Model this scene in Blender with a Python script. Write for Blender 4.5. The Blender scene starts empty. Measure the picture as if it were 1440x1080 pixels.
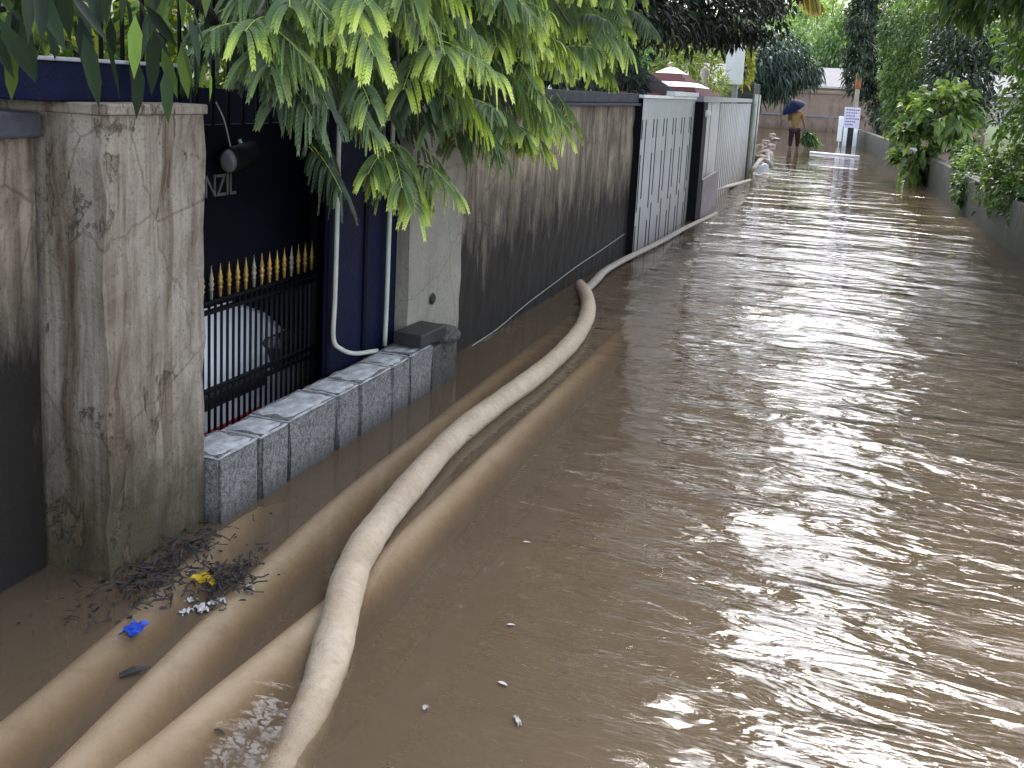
import bpy, bmesh, math, random
import numpy as np
from mathutils import Vector, Matrix
R_ = math.radians
rng = np.random.default_rng(7)
random.seed(7)
scene = bpy.context.scene
COL = scene.collection

# ------------------------------------------------------------------ camera
FPX, PX, PY, EYE = 1400.0, 720.0, 360.0, 1.65
def _ray(x, y):
    v = np.array([x - PX, -(y - PY), -FPX]); return v / np.linalg.norm(v)
_vp = _ray(1230, 148); _hz = _ray(230, 96)
_up = np.cross(_vp, _hz); _up /= np.linalg.norm(_up)
if _up[1] < 0: _up = -_up
ROT = np.array([np.cross(_vp, _up), _vp, _up])
CAM = np.array([0, 0, EYE])
def W(x, y): return ROT @ _ray(x, y)
def at_z(x, y, z=0.0):
    d = W(x, y); return CAM + d * ((z - EYE) / d[2])
def at_x(x, y, X):
    d = W(x, y); return CAM + d * (X / d[0])
def at_y(x, y, Y):
    d = W(x, y); return CAM + d * (Y / d[1])
cam = bpy.data.objects.new('camera', bpy.data.cameras.new('camera'))
COL.objects.link(cam)
cam.matrix_world = Matrix.Translation(CAM) @ Matrix(ROT.tolist()).to_4x4()
cam.data.sensor_width = 36; cam.data.lens = 35
cam.data.shift_y = -180 / 1440
cam.data.clip_start = 0.05; cam.data.clip_end = 2000
scene.camera = cam

# ------------------------------------------------------------------ node helpers
def new_mat(name):
    m = bpy.data.materials.new(name); m.use_nodes = True
    nt = m.node_tree; nt.nodes.clear()
    return m, nt
def N(nt, t, **kw):
    n = nt.nodes.new(t)
    for k, v in kw.items():
        if k.startswith('i_'):
            key = k[2:]
            key = int(key) if key.isdigit() else key.replace('_', ' ')
            n.inputs[key].default_value = v
        else: setattr(n, k, v)
    return n
def L(nt, a, b): nt.links.new(a, b)
def c4(c): return (c[0], c[1], c[2], 1.0)
def ramp(nt, src, stops):
    r = N(nt, 'ShaderNodeValToRGB')
    e = r.color_ramp.elements
    while len(e) < len(stops): e.new(0.5)
    for el, (p, c) in zip(e, stops):
        el.position = p
        el.color = c4(c) if isinstance(c, (tuple, list)) else (c, c, c, 1)
    L(nt, src, r.inputs[0]); return r.outputs[0]
def coords(nt, scale=(1, 1, 1), rot=(0, 0, 0), kind='Object'):
    tc = N(nt, 'ShaderNodeTexCoord'); mp = N(nt, 'ShaderNodeMapping')
    mp.inputs['Scale'].default_value = scale; mp.inputs['Rotation'].default_value = rot
    L(nt, tc.outputs[kind], mp.inputs['Vector']); return mp.outputs[0]
def noise(nt, vec, scale, detail=4, rough=0.55, dist=0.0):
    n = N(nt, 'ShaderNodeTexNoise')
    n.inputs['Scale'].default_value = scale; n.inputs['Detail'].default_value = detail
    n.inputs['Roughness'].default_value = rough; n.inputs['Distortion'].default_value = dist
    L(nt, vec, n.inputs['Vector']); return n.outputs['Fac']
def mixc(nt, fac, a, b, mode='MIX'):
    m = N(nt, 'ShaderNodeMix', data_type='RGBA', blend_type=mode)
    for s, v in ((m.inputs[0], fac), (m.inputs[6], a), (m.inputs[7], b)):
        if isinstance(v, bpy.types.NodeSocket): L(nt, v, s)
        elif isinstance(v, (tuple, list)): s.default_value = c4(v)
        else: s.default_value = v
    return m.outputs[2]
def math_(nt, op, a, b=0.0, clamp=False):
    m = N(nt, 'ShaderNodeMath', operation=op, use_clamp=clamp)
    for s, v in ((m.inputs[0], a), (m.inputs[1], b)):
        if isinstance(v, bpy.types.NodeSocket): L(nt, v, s)
        else: s.default_value = v
    return m.outputs[0]
def world_z(nt, z0, z1):
    g = N(nt, 'ShaderNodeNewGeometry'); s = N(nt, 'ShaderNodeSeparateXYZ'); L(nt, g.outputs['Position'], s.inputs[0])
    mr = N(nt, 'ShaderNodeMapRange'); mr.inputs[1].default_value = z0; mr.inputs[2].default_value = z1
    L(nt, s.outputs[2], mr.inputs[0]); return mr.outputs[0]
def finish(nt, col, rough=0.7, bump=None, bump_d=0.01, metal=0.0, spec=0.5, strength=1.0):
    p = N(nt, 'ShaderNodeBsdfPrincipled'); o = N(nt, 'ShaderNodeOutputMaterial')
    if isinstance(col, bpy.types.NodeSocket): L(nt, col, p.inputs['Base Color'])
    else: p.inputs['Base Color'].default_value = c4(col)
    if isinstance(rough, bpy.types.NodeSocket): L(nt, rough, p.inputs['Roughness'])
    else: p.inputs['Roughness'].default_value = rough
    p.inputs['Metallic'].default_value = metal; p.inputs['Specular IOR Level'].default_value = spec
    if bump is not None:
        b = N(nt, 'ShaderNodeBump'); b.inputs['Distance'].default_value = bump_d; b.inputs['Strength'].default_value = strength
        L(nt, bump, b.inputs['Height']); L(nt, b.outputs[0], p.inputs['Normal'])
    L(nt, p.outputs[0], o.inputs[0]); return p

def plain(name, c, rough=0.6, var=0.25, scale=9, metal=0, spec=0.4, bump=0.002, dirt=None, dirt_z=None):
    m, nt = new_mat(name)
    v = coords(nt)
    n = noise(nt, v, scale, 6)
    d = tuple(x * (1 - var) for x in c); e = tuple(min(1, x * (1 + var * .6)) for x in c)
    col = mixc(nt, ramp(nt, n, [(0.3, 0.0), (0.7, 1.0)]), d, e)
    if dirt:
        st = noise(nt, coords(nt, (9, 9, .7)), 1.6, 6, .65)
        col = mixc(nt, ramp(nt, st, [(0.5, 0.0), (0.72, .75)]), col, dirt)
        if dirt_z:
            z = math_(nt, 'SUBTRACT', 1.0, world_z(nt, dirt_z[0], dirt_z[1]))
            f = math_(nt, 'MULTIPLY', z, math_(nt, 'ADD', .45, noise(nt, coords(nt, (4, 4, 1)), 3, 6)), True)
            col = mixc(nt, f, col, dirt)
    n2 = noise(nt, v, scale * 14, 3)
    finish(nt, col, rough, n2, bump, metal, spec); return m

def plaster(name, light, mid, stain, algae, streak=(22, 22, .9), amt=(.42, .62), base=(0.0, .75), base_amt=1.15, moss=None, bd=.006, peel=None):
    m, nt = new_mat(name)
    v = coords(nt)
    col = mixc(nt, ramp(nt, noise(nt, v, 2.6, 8, .6), [(.3, 0.0), (.72, 1.0)]), light, mid)
    st = noise(nt, coords(nt, streak), 1.0, 8, .68, .4)
    st2 = noise(nt, coords(nt, tuple(s * 3.1 for s in streak)), 1.0, 5, .6)
    wide = noise(nt, coords(nt, (2.2, 2.2, .35)), 1.3, 3)
    k = math_(nt, 'ADD', math_(nt, 'MULTIPLY', st, .6), math_(nt, 'ADD', math_(nt, 'MULTIPLY', st2, .22), math_(nt, 'MULTIPLY', wide, .2)))
    col = mixc(nt, ramp(nt, k, [(amt[0], 0.0), (amt[1], .92)]), col, stain)
    lg = noise(nt, coords(nt, (1, 1, .6)), 3.2, 7, .62, .6)
    col = mixc(nt, ramp(nt, lg, [(.50, 0.0), (.66, .55)]), col, tuple(q * 1.12 for q in light))
    dk_ = noise(nt, coords(nt, (1, 1, .45)), 2.1, 8, .7, .9)
    col = mixc(nt, ramp(nt, dk_, [(.54, 0.0), (.70, .7)]), col, stain)
    crk = N(nt, 'ShaderNodeTexVoronoi', feature='DISTANCE_TO_EDGE'); crk.inputs['Scale'].default_value = 2.1
    cw = N(nt, 'ShaderNodeMixRGB'); cw.inputs[0].default_value = .12; L(nt, v, cw.inputs[1]); L(nt, noise(nt, v, 5, 5), cw.inputs[2]); L(nt, cw.outputs[0], crk.inputs['Vector'])
    col = mixc(nt, ramp(nt, crk.outputs[0], [(0.0, .55), (.012, 0.0)]), col, stain)
    z = math_(nt, 'SUBTRACT', 1.0, world_z(nt, base[0], base[1]))
    bl = noise(nt, coords(nt, (5, 5, 1.2)), 1.6, 8, .7)
    f = math_(nt, 'MULTIPLY', math_(nt, 'MULTIPLY', z, base_amt), math_(nt, 'ADD', -.1, math_(nt, 'MULTIPLY', bl, 2.2)), True)
    f = ramp(nt, f, [(.25, 0.0), (.75, 1.0)])
    col = mixc(nt, f, col, algae)
    if moss:
        z2 = math_(nt, 'SUBTRACT', 1.0, world_z(nt, -.05, .5))
        f2 = math_(nt, 'MULTIPLY', z2, ramp(nt, noise(nt, v, 16, 6, .7), [(.42, 0.0), (.62, 1.0)]), True)
        col = mixc(nt, f2, col, moss)
    pk = None
    if peel:
        pk = ramp(nt, noise(nt, coords(nt, (1, 1, .38)), 7.5, 8, .72, .5), [(.575, 0.0), (.60, 1.0)])
        col = mixc(nt, math_(nt, 'MULTIPLY', pk, .5), col, peel)
    pits = ramp(nt, noise(nt, v, 60, 4, .7), [(.33, 0.25), (.45, 1.0)])
    col = mixc(nt, .5, col, pits, 'MULTIPLY')
    h = math_(nt, 'ADD', noise(nt, v, 40, 8, .7), math_(nt, 'MULTIPLY', st, .8))
    if pk is not None: h = math_(nt, 'SUBTRACT', h, math_(nt, 'MULTIPLY', pk, .9))
    finish(nt, col, .82, h, bd, 0, .25); return m

def leafmat(name, stops, trans=.3, rough=.42, spec=.4):
    m, nt = new_mat(name)
    a = N(nt, 'ShaderNodeAttribute', attribute_name='tint')
    col = ramp(nt, a.outputs['Fac'], stops)
    v = coords(nt)
    col = mixc(nt, .55, col, ramp(nt, noise(nt, v, 7, 3), [(.3, .55), (.7, 1.0)]), 'MULTIPLY')
    p = finish(nt, col, rough, None, 0, 0, spec)
    t = N(nt, 'ShaderNodeBsdfTranslucent'); L(nt, mixc(nt, 1.0, col, (1.25, 1.3, .6), 'MULTIPLY'), t.inputs[0])
    mx = N(nt, 'ShaderNodeMixShader'); mx.inputs[0].default_value = trans
    L(nt, p.outputs[0], mx.inputs[1]); L(nt, t.outputs[0], mx.inputs[2])
    o = [n for n in nt.nodes if n.type == 'OUTPUT_MATERIAL'][0]
    L(nt, mx.outputs[0], o.inputs[0]); return m

# ------------------------------------------------------------------ objects
def tag(o, label=None, cat=None, group=None, kind=None):
    if label: o['label'] = label
    if cat: o['category'] = cat
    if group: o['group'] = group
    if kind: o['kind'] = kind
    return o
def empty(name, loc, label, cat, group=None):
    o = bpy.data.objects.new(name, None); COL.objects.link(o)
    o.location = Vector([float(q) for q in loc]); o.empty_display_size = .2
    o['org'] = [float(q) for q in loc]
    return tag(o, label, cat, group)
class MB:
    def __init__(s): s.v = []; s.f = []
    def add(s, vs, fs):
        b = len(s.v); s.v += [tuple(float(q) for q in p) for p in vs]; s.f += [tuple(b + i for i in f) for f in fs]; return s
    def box(s, lo, hi, bev=0.0, rz=0.0, tilt=None):
        lo = Vector([float(q) for q in lo]); hi = Vector([float(q) for q in hi])
        bm = bmesh.new(); bmesh.ops.create_cube(bm, size=1)
        d = hi - lo; c = (hi + lo) / 2
        for q in bm.verts: q.co = Vector((q.co.x * d.x, q.co.y * d.y, q.co.z * d.z))
        if bev > 0: bmesh.ops.bevel(bm, geom=bm.edges[:], offset=min(bev, min(d) * .45), segments=2, affect='EDGES', profile=.5)
        M = Matrix.Rotation(rz, 3, 'Z')
        if tilt: M = M @ Matrix.Rotation(tilt[0], 3, 'X') @ Matrix.Rotation(tilt[1], 3, 'Y')
        bm.verts.index_update()
        s.add([M @ q.co + c for q in bm.verts], [[q.index for q in f.verts] for f in bm.faces]); bm.free(); return s
    def tube(s, pts, r, seg=10, cap=True, squash=1.0):
        P = [Vector([float(q) for q in p]) for p in pts]; n = len(P)
        rr = r if hasattr(r, '__len__') else [r] * n
        T = []
        for i in range(n):
            t = P[min(i + 1, n - 1)] - P[max(i - 1, 0)]; T.append(t.normalized() if t.length > 1e-9 else Vector((0, 0, 1)))
        u = Vector((0, 0, 1)) if abs(T[0].z) < .9 else Vector((1, 0, 0))
        vs, fs = [], []
        for i in range(n):
            sd = T[i].cross(u)
            if sd.length < 1e-6: sd = T[i].cross(Vector((1, 0, 0)))
            sd.normalize(); up = sd.cross(T[i]).normalized(); u = up
            for k in range(seg):
                a = 2 * math.pi * k / seg
                vs.append(P[i] + (sd * math.cos(a) + up * math.sin(a) * squash) * rr[i])
        for i in range(n - 1):
            for k in range(seg):
                a = i * seg + k; b = i * seg + (k + 1) % seg
                fs.append((a, b, b + seg, a + seg))
        if cap: fs += [tuple(range(seg))[::-1], tuple(range((n - 1) * seg, n * seg))]
        return s.add(vs, fs)
    def lathe(s, c, prof, seg=14, axis='Z'):
        vs, fs = [], []
        for (r, h) in prof:
            for k in range(seg):
                a = 2 * math.pi * k / seg
                p = (r * math.cos(a), r * math.sin(a), h)
                if axis == 'X': p = (h, p[0], p[1])
                vs.append((c[0] + p[0], c[1] + p[1], c[2] + p[2]))
        for i in range(len(prof) - 1):
            for k in range(seg):
                a = i * seg + k; b = i * seg + (k + 1) % seg
                fs.append((a, b, b + seg, a + seg))
        fs += [tuple(range(seg))[::-1], tuple(range((len(prof) - 1) * seg, len(prof) * seg))]
        return s.add(vs, fs)
    def prism(s, poly, vec):
        n = len(poly); a = [Vector(p) for p in poly]; b = [p + Vector(vec) for p in a]
        return s.add(a + b, [tuple(range(n))[::-1], tuple(range(n, 2 * n))] + [(i, (i + 1) % n, n + (i + 1) % n, n + i) for i in range(n)])
    def build(s, name, mat, parent=None, origin=None, smooth=False, kind=None):
        if parent is not None:
            p = parent
            org = p.get('org', (0, 0, 0))
        else: org = [float(q) for q in (origin if origin is not None else (0, 0, 0))]
        o3 = Vector(org)
        me = bpy.data.meshes.new(name); me.from_pydata([Vector(v) - o3 for v in s.v], [], s.f); me.update()
        bm = bmesh.new(); bm.from_mesh(me); bmesh.ops.recalc_face_normals(bm, faces=bm.faces[:]); bm.to_mesh(me); bm.free()
        if smooth: me.polygons.foreach_set('use_smooth', [True] * len(me.polygons))
        me.materials.append(mat)
        o = bpy.data.objects.new(name, me); COL.objects.link(o)
        o['org'] = list(org)
        if parent is not None: o.parent = parent
        else: o.location = o3
        if kind: o['kind'] = kind
        return o
def spline(pts, k=8):
    P = [np.array(p, float) for p in pts]; P = [2 * P[0] - P[1]] + P + [2 * P[-1] - P[-2]]
    out = []
    for i in range(1, len(P) - 2):
        for j in range(k):
            t = j / k; a, b, c, d = P[i - 1], P[i], P[i + 1], P[i + 2]
            out.append(.5 * (2 * b + (c - a) * t + (2 * a - 5 * b + 4 * c - d) * t * t + (3 * b - a - 3 * c + d) * t ** 3))
    out.append(P[-2]); return out
def npmesh(name, V, F, mat, parent=None, origin=None, tint=None, kind=None):
    org = parent.get('org') if parent is not None else (origin if origin is not None else (0, 0, 0))
    V = V - np.array([float(q) for q in org])
    me = bpy.data.meshes.new(name)
    k = F.shape[1]
    me.vertices.add(len(V)); me.vertices.foreach_set('co', V.astype(np.float32).ravel())
    me.loops.add(F.size); me.loops.foreach_set('vertex_index', F.astype(np.int32).ravel())
    me.polygons.add(len(F)); me.polygons.foreach_set('loop_start', np.arange(0, F.size, k, dtype=np.int32))
    if tint is not None:
        a = me.attributes.new('tint', 'FLOAT', 'POINT'); a.data.foreach_set('value', tint.astype(np.float32))
    me.update(calc_edges=True); me.validate()
    me.materials.append(mat)
    o = bpy.data.objects.new(name, me); COL.objects.link(o)
    o['org'] = [float(q) for q in org]
    if parent is not None: o.parent = parent
    else: o.location = Vector([float(q) for q in org])
    if kind: o['kind'] = kind
    return o
def unit(a): return a / np.maximum(np.linalg.norm(a, axis=-1, keepdims=True), 1e-9)
def leaves(pos, d, nrm, ln, wd, fold=.25, droop=.25):
    """Folded pointed leaves: 8 points and six triangles each."""
    n = len(pos); d = unit(d); s = unit(np.cross(d, nrm)); u = np.cross(s, d)
    ln = np.broadcast_to(ln, n)[:, None]; wd = np.broadcast_to(wd, n)[:, None]
    z = np.array([0, 0, -1.0])
    def mid(t): return pos + d * ln * t + z * ln * droop * t * t
    e = u * wd * fold
    V = np.stack([mid(0), mid(.33), mid(.68), mid(1.0), mid(.3) + s * wd * .5 + e, mid(.66) + s * wd * .42 + e,
                  mid(.3) - s * wd * .5 + e, mid(.66) - s * wd * .42 + e], 1)
    f = np.array([[0, 1, 4], [1, 5, 4], [1, 2, 5], [2, 3, 5], [0, 6, 1], [1, 6, 7], [1, 7, 2], [2, 7, 3]])
    F = (np.arange(n)[:, None, None] * 8 + f[None]).reshape(-1, 3)
    return V.reshape(-1, 3), F
def crown(name, clumps, mat, parent, ln=(.07, .12), ar=.4, droop=.35, down=.3, shell=.55, base_t=.35, spread=.22, flat=1.0):
    """clumps: (centre, radius xyz or r, count)."""
    P, D, T = [], [], []
    for (c, r, n) in clumps:
        r = np.array(r if hasattr(r, '__len__') else (r, r, r * .85), float)
        q = unit(rng.normal(size=(n, 3)))
        rad = rng.uniform(shell ** 3, 1, n) ** (1 / 3)
        wob = 1 + .22 * np.sin(q[:, 0] * 5 + c[0] * 3) * np.cos(q[:, 1] * 4 + c[1] * 2) + .12 * np.sin(q[:, 2] * 9 + c[2])
        # sub-clumps so that gaps open between twigs
        kk = max(4, n // 55); hub = unit(rng.normal(size=(kk, 3))); own = hub[rng.integers(0, kk, n)]
        q = unit(q * .55 + own)
        p = np.array(c) + q * rad[:, None] * wob[:, None] * r
        P.append(p); D.append(q + rng.normal(size=(n, 3)) * .7 + np.array([0, 0, -down]))
        T.append(np.clip(base_t + rng.normal(size=n) * spread + rng.normal() * .08, 0, 1))
    P = np.concatenate(P); D = np.concatenate(D); T = np.concatenate(T)
    n = len(P)
    nr = unit(rng.normal(size=(n, 3)) * .6 + np.array([0, 0, 1.0]))
    l = rng.uniform(ln[0], ln[1], n)
    V, F = leaves(P, D, nr, l, l * ar, droop=droop)
    return npmesh(name, V, F, mat, parent, tint=np.repeat(T, 8))
def limb(mb, a, b, r0, r1, wig=.08, k=7):
    a = np.array(a, float); b = np.array(b, float); n = k
    pts = [a + (b - a) * t + (rng.normal(size=3) * wig * (0 < t < 1)) for t in np.linspace(0, 1, n)]
    mb.tube(spline(pts, 3), list(np.linspace(r0, r1, (n - 1) * 3 + 1)), 9)

# ------------------------------------------------------------------ materials
M = {}
M['wall'] = plaster('stained plaster', (.43, .345, .245), (.24, .19, .14), (.06, .044, .028), (.016, .013, .010), (13, 13, .75), (.41, .60), (-.1, 1.3), 1.5)
M['pillar'] = plaster('weathered pillar plaster', (.33, .28, .22), (.23, .19, .148), (.085, .052, .03), (.060, .047, .028), (11, 11, .55), (.475, .61), (-.15, .8), 1.05, (.06, .056, .024), .010, (.125, .088, .055))
M['pillar2'] = plaster('pale pillar plaster', (.27, .245, .195), (.21, .19, .15), (.13, .11, .075), (.07, .06, .04), (10, 10, .8), (.56, .72), (-.1, .4), .9)
M['cope'] = plain('dark coping', (.055, .055, .065), .8, .4, 8, bump=.006)
M['oldwall'] = plaster('mossy wall', (.16, .15, .115), (.10, .095, .07), (.03, .03, .02), (.03, .035, .018), (12, 12, 1), (.42, .62), (-.1, 1.0), 1.1)
M['farwall'] = plaster('brown far wall', (.25, .175, .13), (.21, .15, .11), (.12, .085, .06), (.14, .10, .065), (5, 5, 1), (.48, .7), (-.1, .6), .7)
def block_mat(name, c, dark):
    m, nt = new_mat(name); v = coords(nt)
    col = mixc(nt, ramp(nt, noise(nt, v, 55, 5, .8), [(.38, 0.0), (.62, 1.0)]), tuple(x * .35 for x in c), c)
    g = N(nt, 'ShaderNodeNewGeometry'); s = N(nt, 'ShaderNodeSeparateXYZ'); L(nt, g.outputs['Normal'], s.inputs[0])
    sp = ramp(nt, noise(nt, v, 120, 3, .6), [(.35, .3), (.55, 1.0)])
    col = mixc(nt, .8, col, sp, 'MULTIPLY')
    wet = math_(nt, 'SUBTRACT', 1.0, world_z(nt, -.02, .10))
    col = mixc(nt, wet, col, dark)
    finish(nt, col, .85, noise(nt, v, 70, 6, .75), .012, 0, .3); return m
M['block'] = block_mat('grey concrete block', (.31, .295, .275), (.05, .048, .045))
M['mortar'] = plain('pale cement', (.54, .53, .51), .9, .4, 22, bump=.008)
M['wetblock'] = block_mat('wet dark block', (.13, .12, .10), (.05, .045, .04))
M['tile'] = plain('black stone', (.018, .018, .02), .45, .4, 10, bump=.004)
M['black'] = plain('black painted metal', (.004, .004, .005), .6, .3, 8, spec=.12, bump=.001)
M['navy'] = plain('navy painted sheet', (.0025, .004, .022), .6, .35, 5, spec=.12, bump=.003, dirt=(.005, .006, .012))
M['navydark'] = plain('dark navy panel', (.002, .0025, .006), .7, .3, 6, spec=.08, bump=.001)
M['gold'] = plain('gold paint', (.50, .30, .07), .5, .5, 40, metal=.4, bump=.001)
M['silver'] = plain('pale worn tip', (.34, .30, .22), .5, .4, 40, metal=.3)
M['letter'] = plain('dull steel letters', (.085, .08, .075), .6, .3, 20)
M['pvc'] = plain('old white pipe', (.42, .43, .35), .5, .2, 7, dirt=(.20, .19, .13))
M['lamp'] = plain('grey lamp glass', (.11, .105, .11), .3, .15, 8)
M['gatesheet'] = plain('grey gate paint', (.46, .46, .455), .45, .10, 3, spec=.5, dirt=(.26, .25, .24), dirt_z=(0.05, .7))
M['gatesheet2'] = plain('pale grey gate paint', (.50, .50, .495), .45, .10, 3, spec=.5, dirt=(.29, .26, .225), dirt_z=(0.1, .95))
M['trim'] = plain('grey trim', (.30, .30, .31), .6, .2)
M['maroon'] = plain('maroon tiles', (.07, .006, .012), .8, .3, 12, spec=.15)
M['whitep'] = plain('white paint', (.85, .85, .85), .5, .06, 6)
M['darkroof'] = plain('dark roof slate', (.008, .006, .010), .8, .4, 10, spec=.15)
M['mosspost'] = plain('mossy black post', (.035, .04, .03), .85, .5, 10, bump=.006)
M['purple'] = plain('purple grey board', (.13, .105, .12), .6, .25, 5)
M['hose'] = None
M['umbrella'] = plain('dark blue nylon', (.004, .008, .03), .7, .3, 10, spec=.1)
M['skin'] = plain('brown skin', (.22, .11, .06), .55, .1, 10)
M['hair'] = plain('black hair', (.008, .007, .006), .8, .2, 60, spec=.05)
M['shirt'] = plain('mustard shirt', (.24, .15, .06), .9, .15, 12, spec=.1)
M['trouser'] = plain('dark trousers', (.035, .018, .022), .8, .2, 14)
M['concretepole'] = plain('concrete pole', (.40, .36, .29), .8, .2, 6)
M['orange'] = plain('orange band paint', (.34, .125, .035), .8, .2, 9)
M['lilac'] = plain('lilac board', (.62, .57, .66), .5, .1, 8)
M['lilacdark'] = plain('violet print', (.16, .10, .24), .5, .1, 8)
M['bark'] = plain('dark bark', (.035, .027, .02), .9, .5, 14, bump=.012)
M['bark2'] = plain('grey bark', (.13, .11, .085), .9, .4, 14, bump=.012)
M['roofgrey'] = plain('pale grey roof', (.20, .185, .18), .8, .12, 4, spec=.2)
M['housewall'] = plain('cream house wall', (.40, .37, .30), .8, .15, 3, dirt=(.15, .13, .1))
M['glass'] = plain('dark glass', (.01, .012, .014), .08, .1)
M['carwhite'] = plain('white car paint', (.88, .88, .88), .22, .03, 3, spec=.6, bump=0)
M['tyre'] = plain('tyre rubber', (.012, .012, .012), .8, .2)
M['red'] = plain('red plastic', (.40, .02, .03), .4, .1)
M['rubble'] = plain('pinkish rubble', (.26, .21, .18), .9, .5, 9, bump=.02)
M['cream'] = plain('cream stone', (.42, .38, .28), .8, .2, 14)
M['yellow'] = plain('yellow wrapper', (.50, .34, .02), .35, .15, 20)
M['blue'] = plain('blue plastic', (.02, .06, .42), .4, .2, 20)
M['twig'] = plain('dark wet litter', (.03, .024, .02), .7, .5, 20)
M['foam'] = plain('dirty white foam', (.45, .43, .40), .6, .15, 20)
M['cable'] = plain('grey cable', (.25, .25, .23), .6, .1)
M['mud'] = plain('mud ground', (.11, .085, .05), .9, .3, .6, bump=.02)
M['hill'] = plain('grassy bank', (.08, .11, .04), .95, .4, .4, bump=.05)

def hose_mat(name, a, b, algae, wet_z=None):
    m, nt = new_mat(name); v = coords(nt)
    col = mixc(nt, ramp(nt, noise(nt, v, 5, 7, .65), [(.3, 0.0), (.7, 1.0)]), a, b)
    col = mixc(nt, ramp(nt, noise(nt, v, 38, 6, .75), [(.50, 0.0), (.74, .45)]), col, algae)
    col = mixc(nt, ramp(nt, noise(nt, v, 8, 7, .7, .5), [(.52, 0.0), (.72, .28)]), col, algae)
    w = math_(nt, 'SUBTRACT', 1.0, world_z(nt, -.005, .035))
    f = math_(nt, 'MULTIPLY', w, math_(nt, 'ADD', .35, noise(nt, v, 9, 4)), True)
    col = mixc(nt, f, col, algae)
    wv = N(nt, 'ShaderNodeTexNoise'); wv.inputs['Scale'].default_value = 260; L(nt, v, wv.inputs['Vector'])
    h = math_(nt, 'ADD', math_(nt, 'MULTIPLY', wv.outputs[0], .15), noise(nt, v, 22, 4))
    finish(nt, col, .75, h, .010, 0, .2); return m
M['hose'] = hose_mat('canvas hose', (.34, .265, .18), (.43, .35, .255), (.15, .10, .055))
def silt_mat():
    m, nt = new_mat('silted hose'); v = coords(nt)
    col = mixc(nt, ramp(nt, noise(nt, v, 4, 6, .65), [(.3, 0.0), (.7, 1.0)]), (.78, .66, .50), (.88, .77, .62))
    col = mixc(nt, ramp(nt, noise(nt, v, 7, 8, .72, .8), [(.50, 0.0), (.72, .35)]), col, (.40, .30, .18))
    finish(nt, col, .8, noise(nt, v, 14, 5), .012, 0, .2); return m
M['subhose'] = silt_mat()
M['palehose'] = hose_mat('pale flat hose', (.28, .245, .205), (.34, .305, .265), (.18, .145, .105))

# ------------------------------------------------------------------ ground, water
g = MB(); 
S = 400
g.add([(-S, -S, -.4), (S, -S, -.4), (S, S, -.4), (-S, S, -.4)], [(0, 1, 2, 3)])
g.build('ground', M['mud'], kind='structure')
m, nt = new_mat('muddy flood water')
tc = N(nt, 'ShaderNodeTexCoord')
def wmap(scale, rz):
    mp = N(nt, 'ShaderNodeMapping'); mp.inputs['Scale'].default_value = scale; mp.inputs['Rotation'].default_value = (0, 0, rz)
    L(nt, tc.outputs['Object'], mp.inputs['Vector']); return mp.outputs[0]
sx = N(nt, 'ShaderNodeSeparateXYZ'); L(nt, tc.outputs['Object'], sx.inputs[0])
calm = N(nt, 'ShaderNodeMapRange'); calm.inputs[1].default_value = -1.3; calm.inputs[2].default_value = .0
calm.inputs[3].default_value = .06; calm.inputs[4].default_value = 1.0
L(nt, sx.outputs[0], calm.inputs[0])
far = N(nt, 'ShaderNodeMapRange'); far.inputs[1].default_value = 4.8; far.inputs[2].default_value = 8.5
L(nt, sx.outputs[1], far.inputs[0])
calmf = math_(nt, 'MAXIMUM', calm.outputs[0], far.outputs[0])
far2 = N(nt, 'ShaderNodeMapRange'); far2.inputs[1].default_value = 16; far2.inputs[2].default_value = 32
far2.inputs[3].default_value = 1; far2.inputs[4].default_value = .07
L(nt, sx.outputs[1], far2.inputs[0])
patch = ramp(nt, noise(nt, wmap((.6, .9, 1), 0), 1.3, 3), [(.3, .35), (.65, 1.15)])
amp = math_(nt, 'MULTIPLY', math_(nt, 'MULTIPLY', calmf, far2.outputs[0]), patch)
w1 = noise(nt, wmap((1.1, 3.6, 1), R_(20)), 1.7, 3, .5, .5)
w2 = noise(nt, wmap((2.6, 8.5, 1), R_(-6)), 2.0, 3, .5, .8)
w3 = noise(nt, wmap((6, 15, 1), R_(20)), 2.6, 2, .5, .3)
hh = math_(nt, 'ADD', math_(nt, 'MULTIPLY', w1, .066), math_(nt, 'ADD', math_(nt, 'MULTIPLY', w2, .014), math_(nt, 'MULTIPLY', w3, .0016)))
nearf = N(nt, 'ShaderNodeMapRange'); nearf.inputs[1].default_value = 6; nearf.inputs[2].default_value = 17
nearf.inputs[3].default_value = 1; nearf.inputs[4].default_value = .12
L(nt, sx.outputs[1], nearf.inputs[0])
w0 = noise(nt, wmap((.40, 1.5, 1), R_(8)), 1.3, 3, .5, .5)
farw = math_(nt, 'SUBTRACT', 1.12, nearf.outputs[0])
hh = math_(nt, 'ADD', math_(nt, 'MULTIPLY', hh, nearf.outputs[0]), math_(nt, 'MULTIPLY', math_(nt, 'MULTIPLY', w0, .10), farw))
hh = math_(nt, 'MULTIPLY', hh, amp)
bp = N(nt, 'ShaderNodeBump'); bp.inputs['Distance'].default_value = 1.0; bp.inputs['Strength'].default_value = 1.0
L(nt, hh, bp.inputs['Height'])
silt = noise(nt, wmap((.8, 1.3, 1), R_(20)), 1.4, 6, .6, .8)
mudc = mixc(nt, ramp(nt, silt, [(.3, 0.0), (.7, 1.0)]), (.50, .348, .212), (.60, .43, .27))
df = N(nt, 'ShaderNodeBsdfDiffuse'); L(nt, mudc, df.inputs[0])
tr = N(nt, 'ShaderNodeBsdfTransparent')
ms = N(nt, 'ShaderNodeMixShader'); ms.inputs[0].default_value = .83
L(nt, df.outputs[0], ms.inputs[1]); L(nt, tr.outputs[0], ms.inputs[2])
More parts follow.
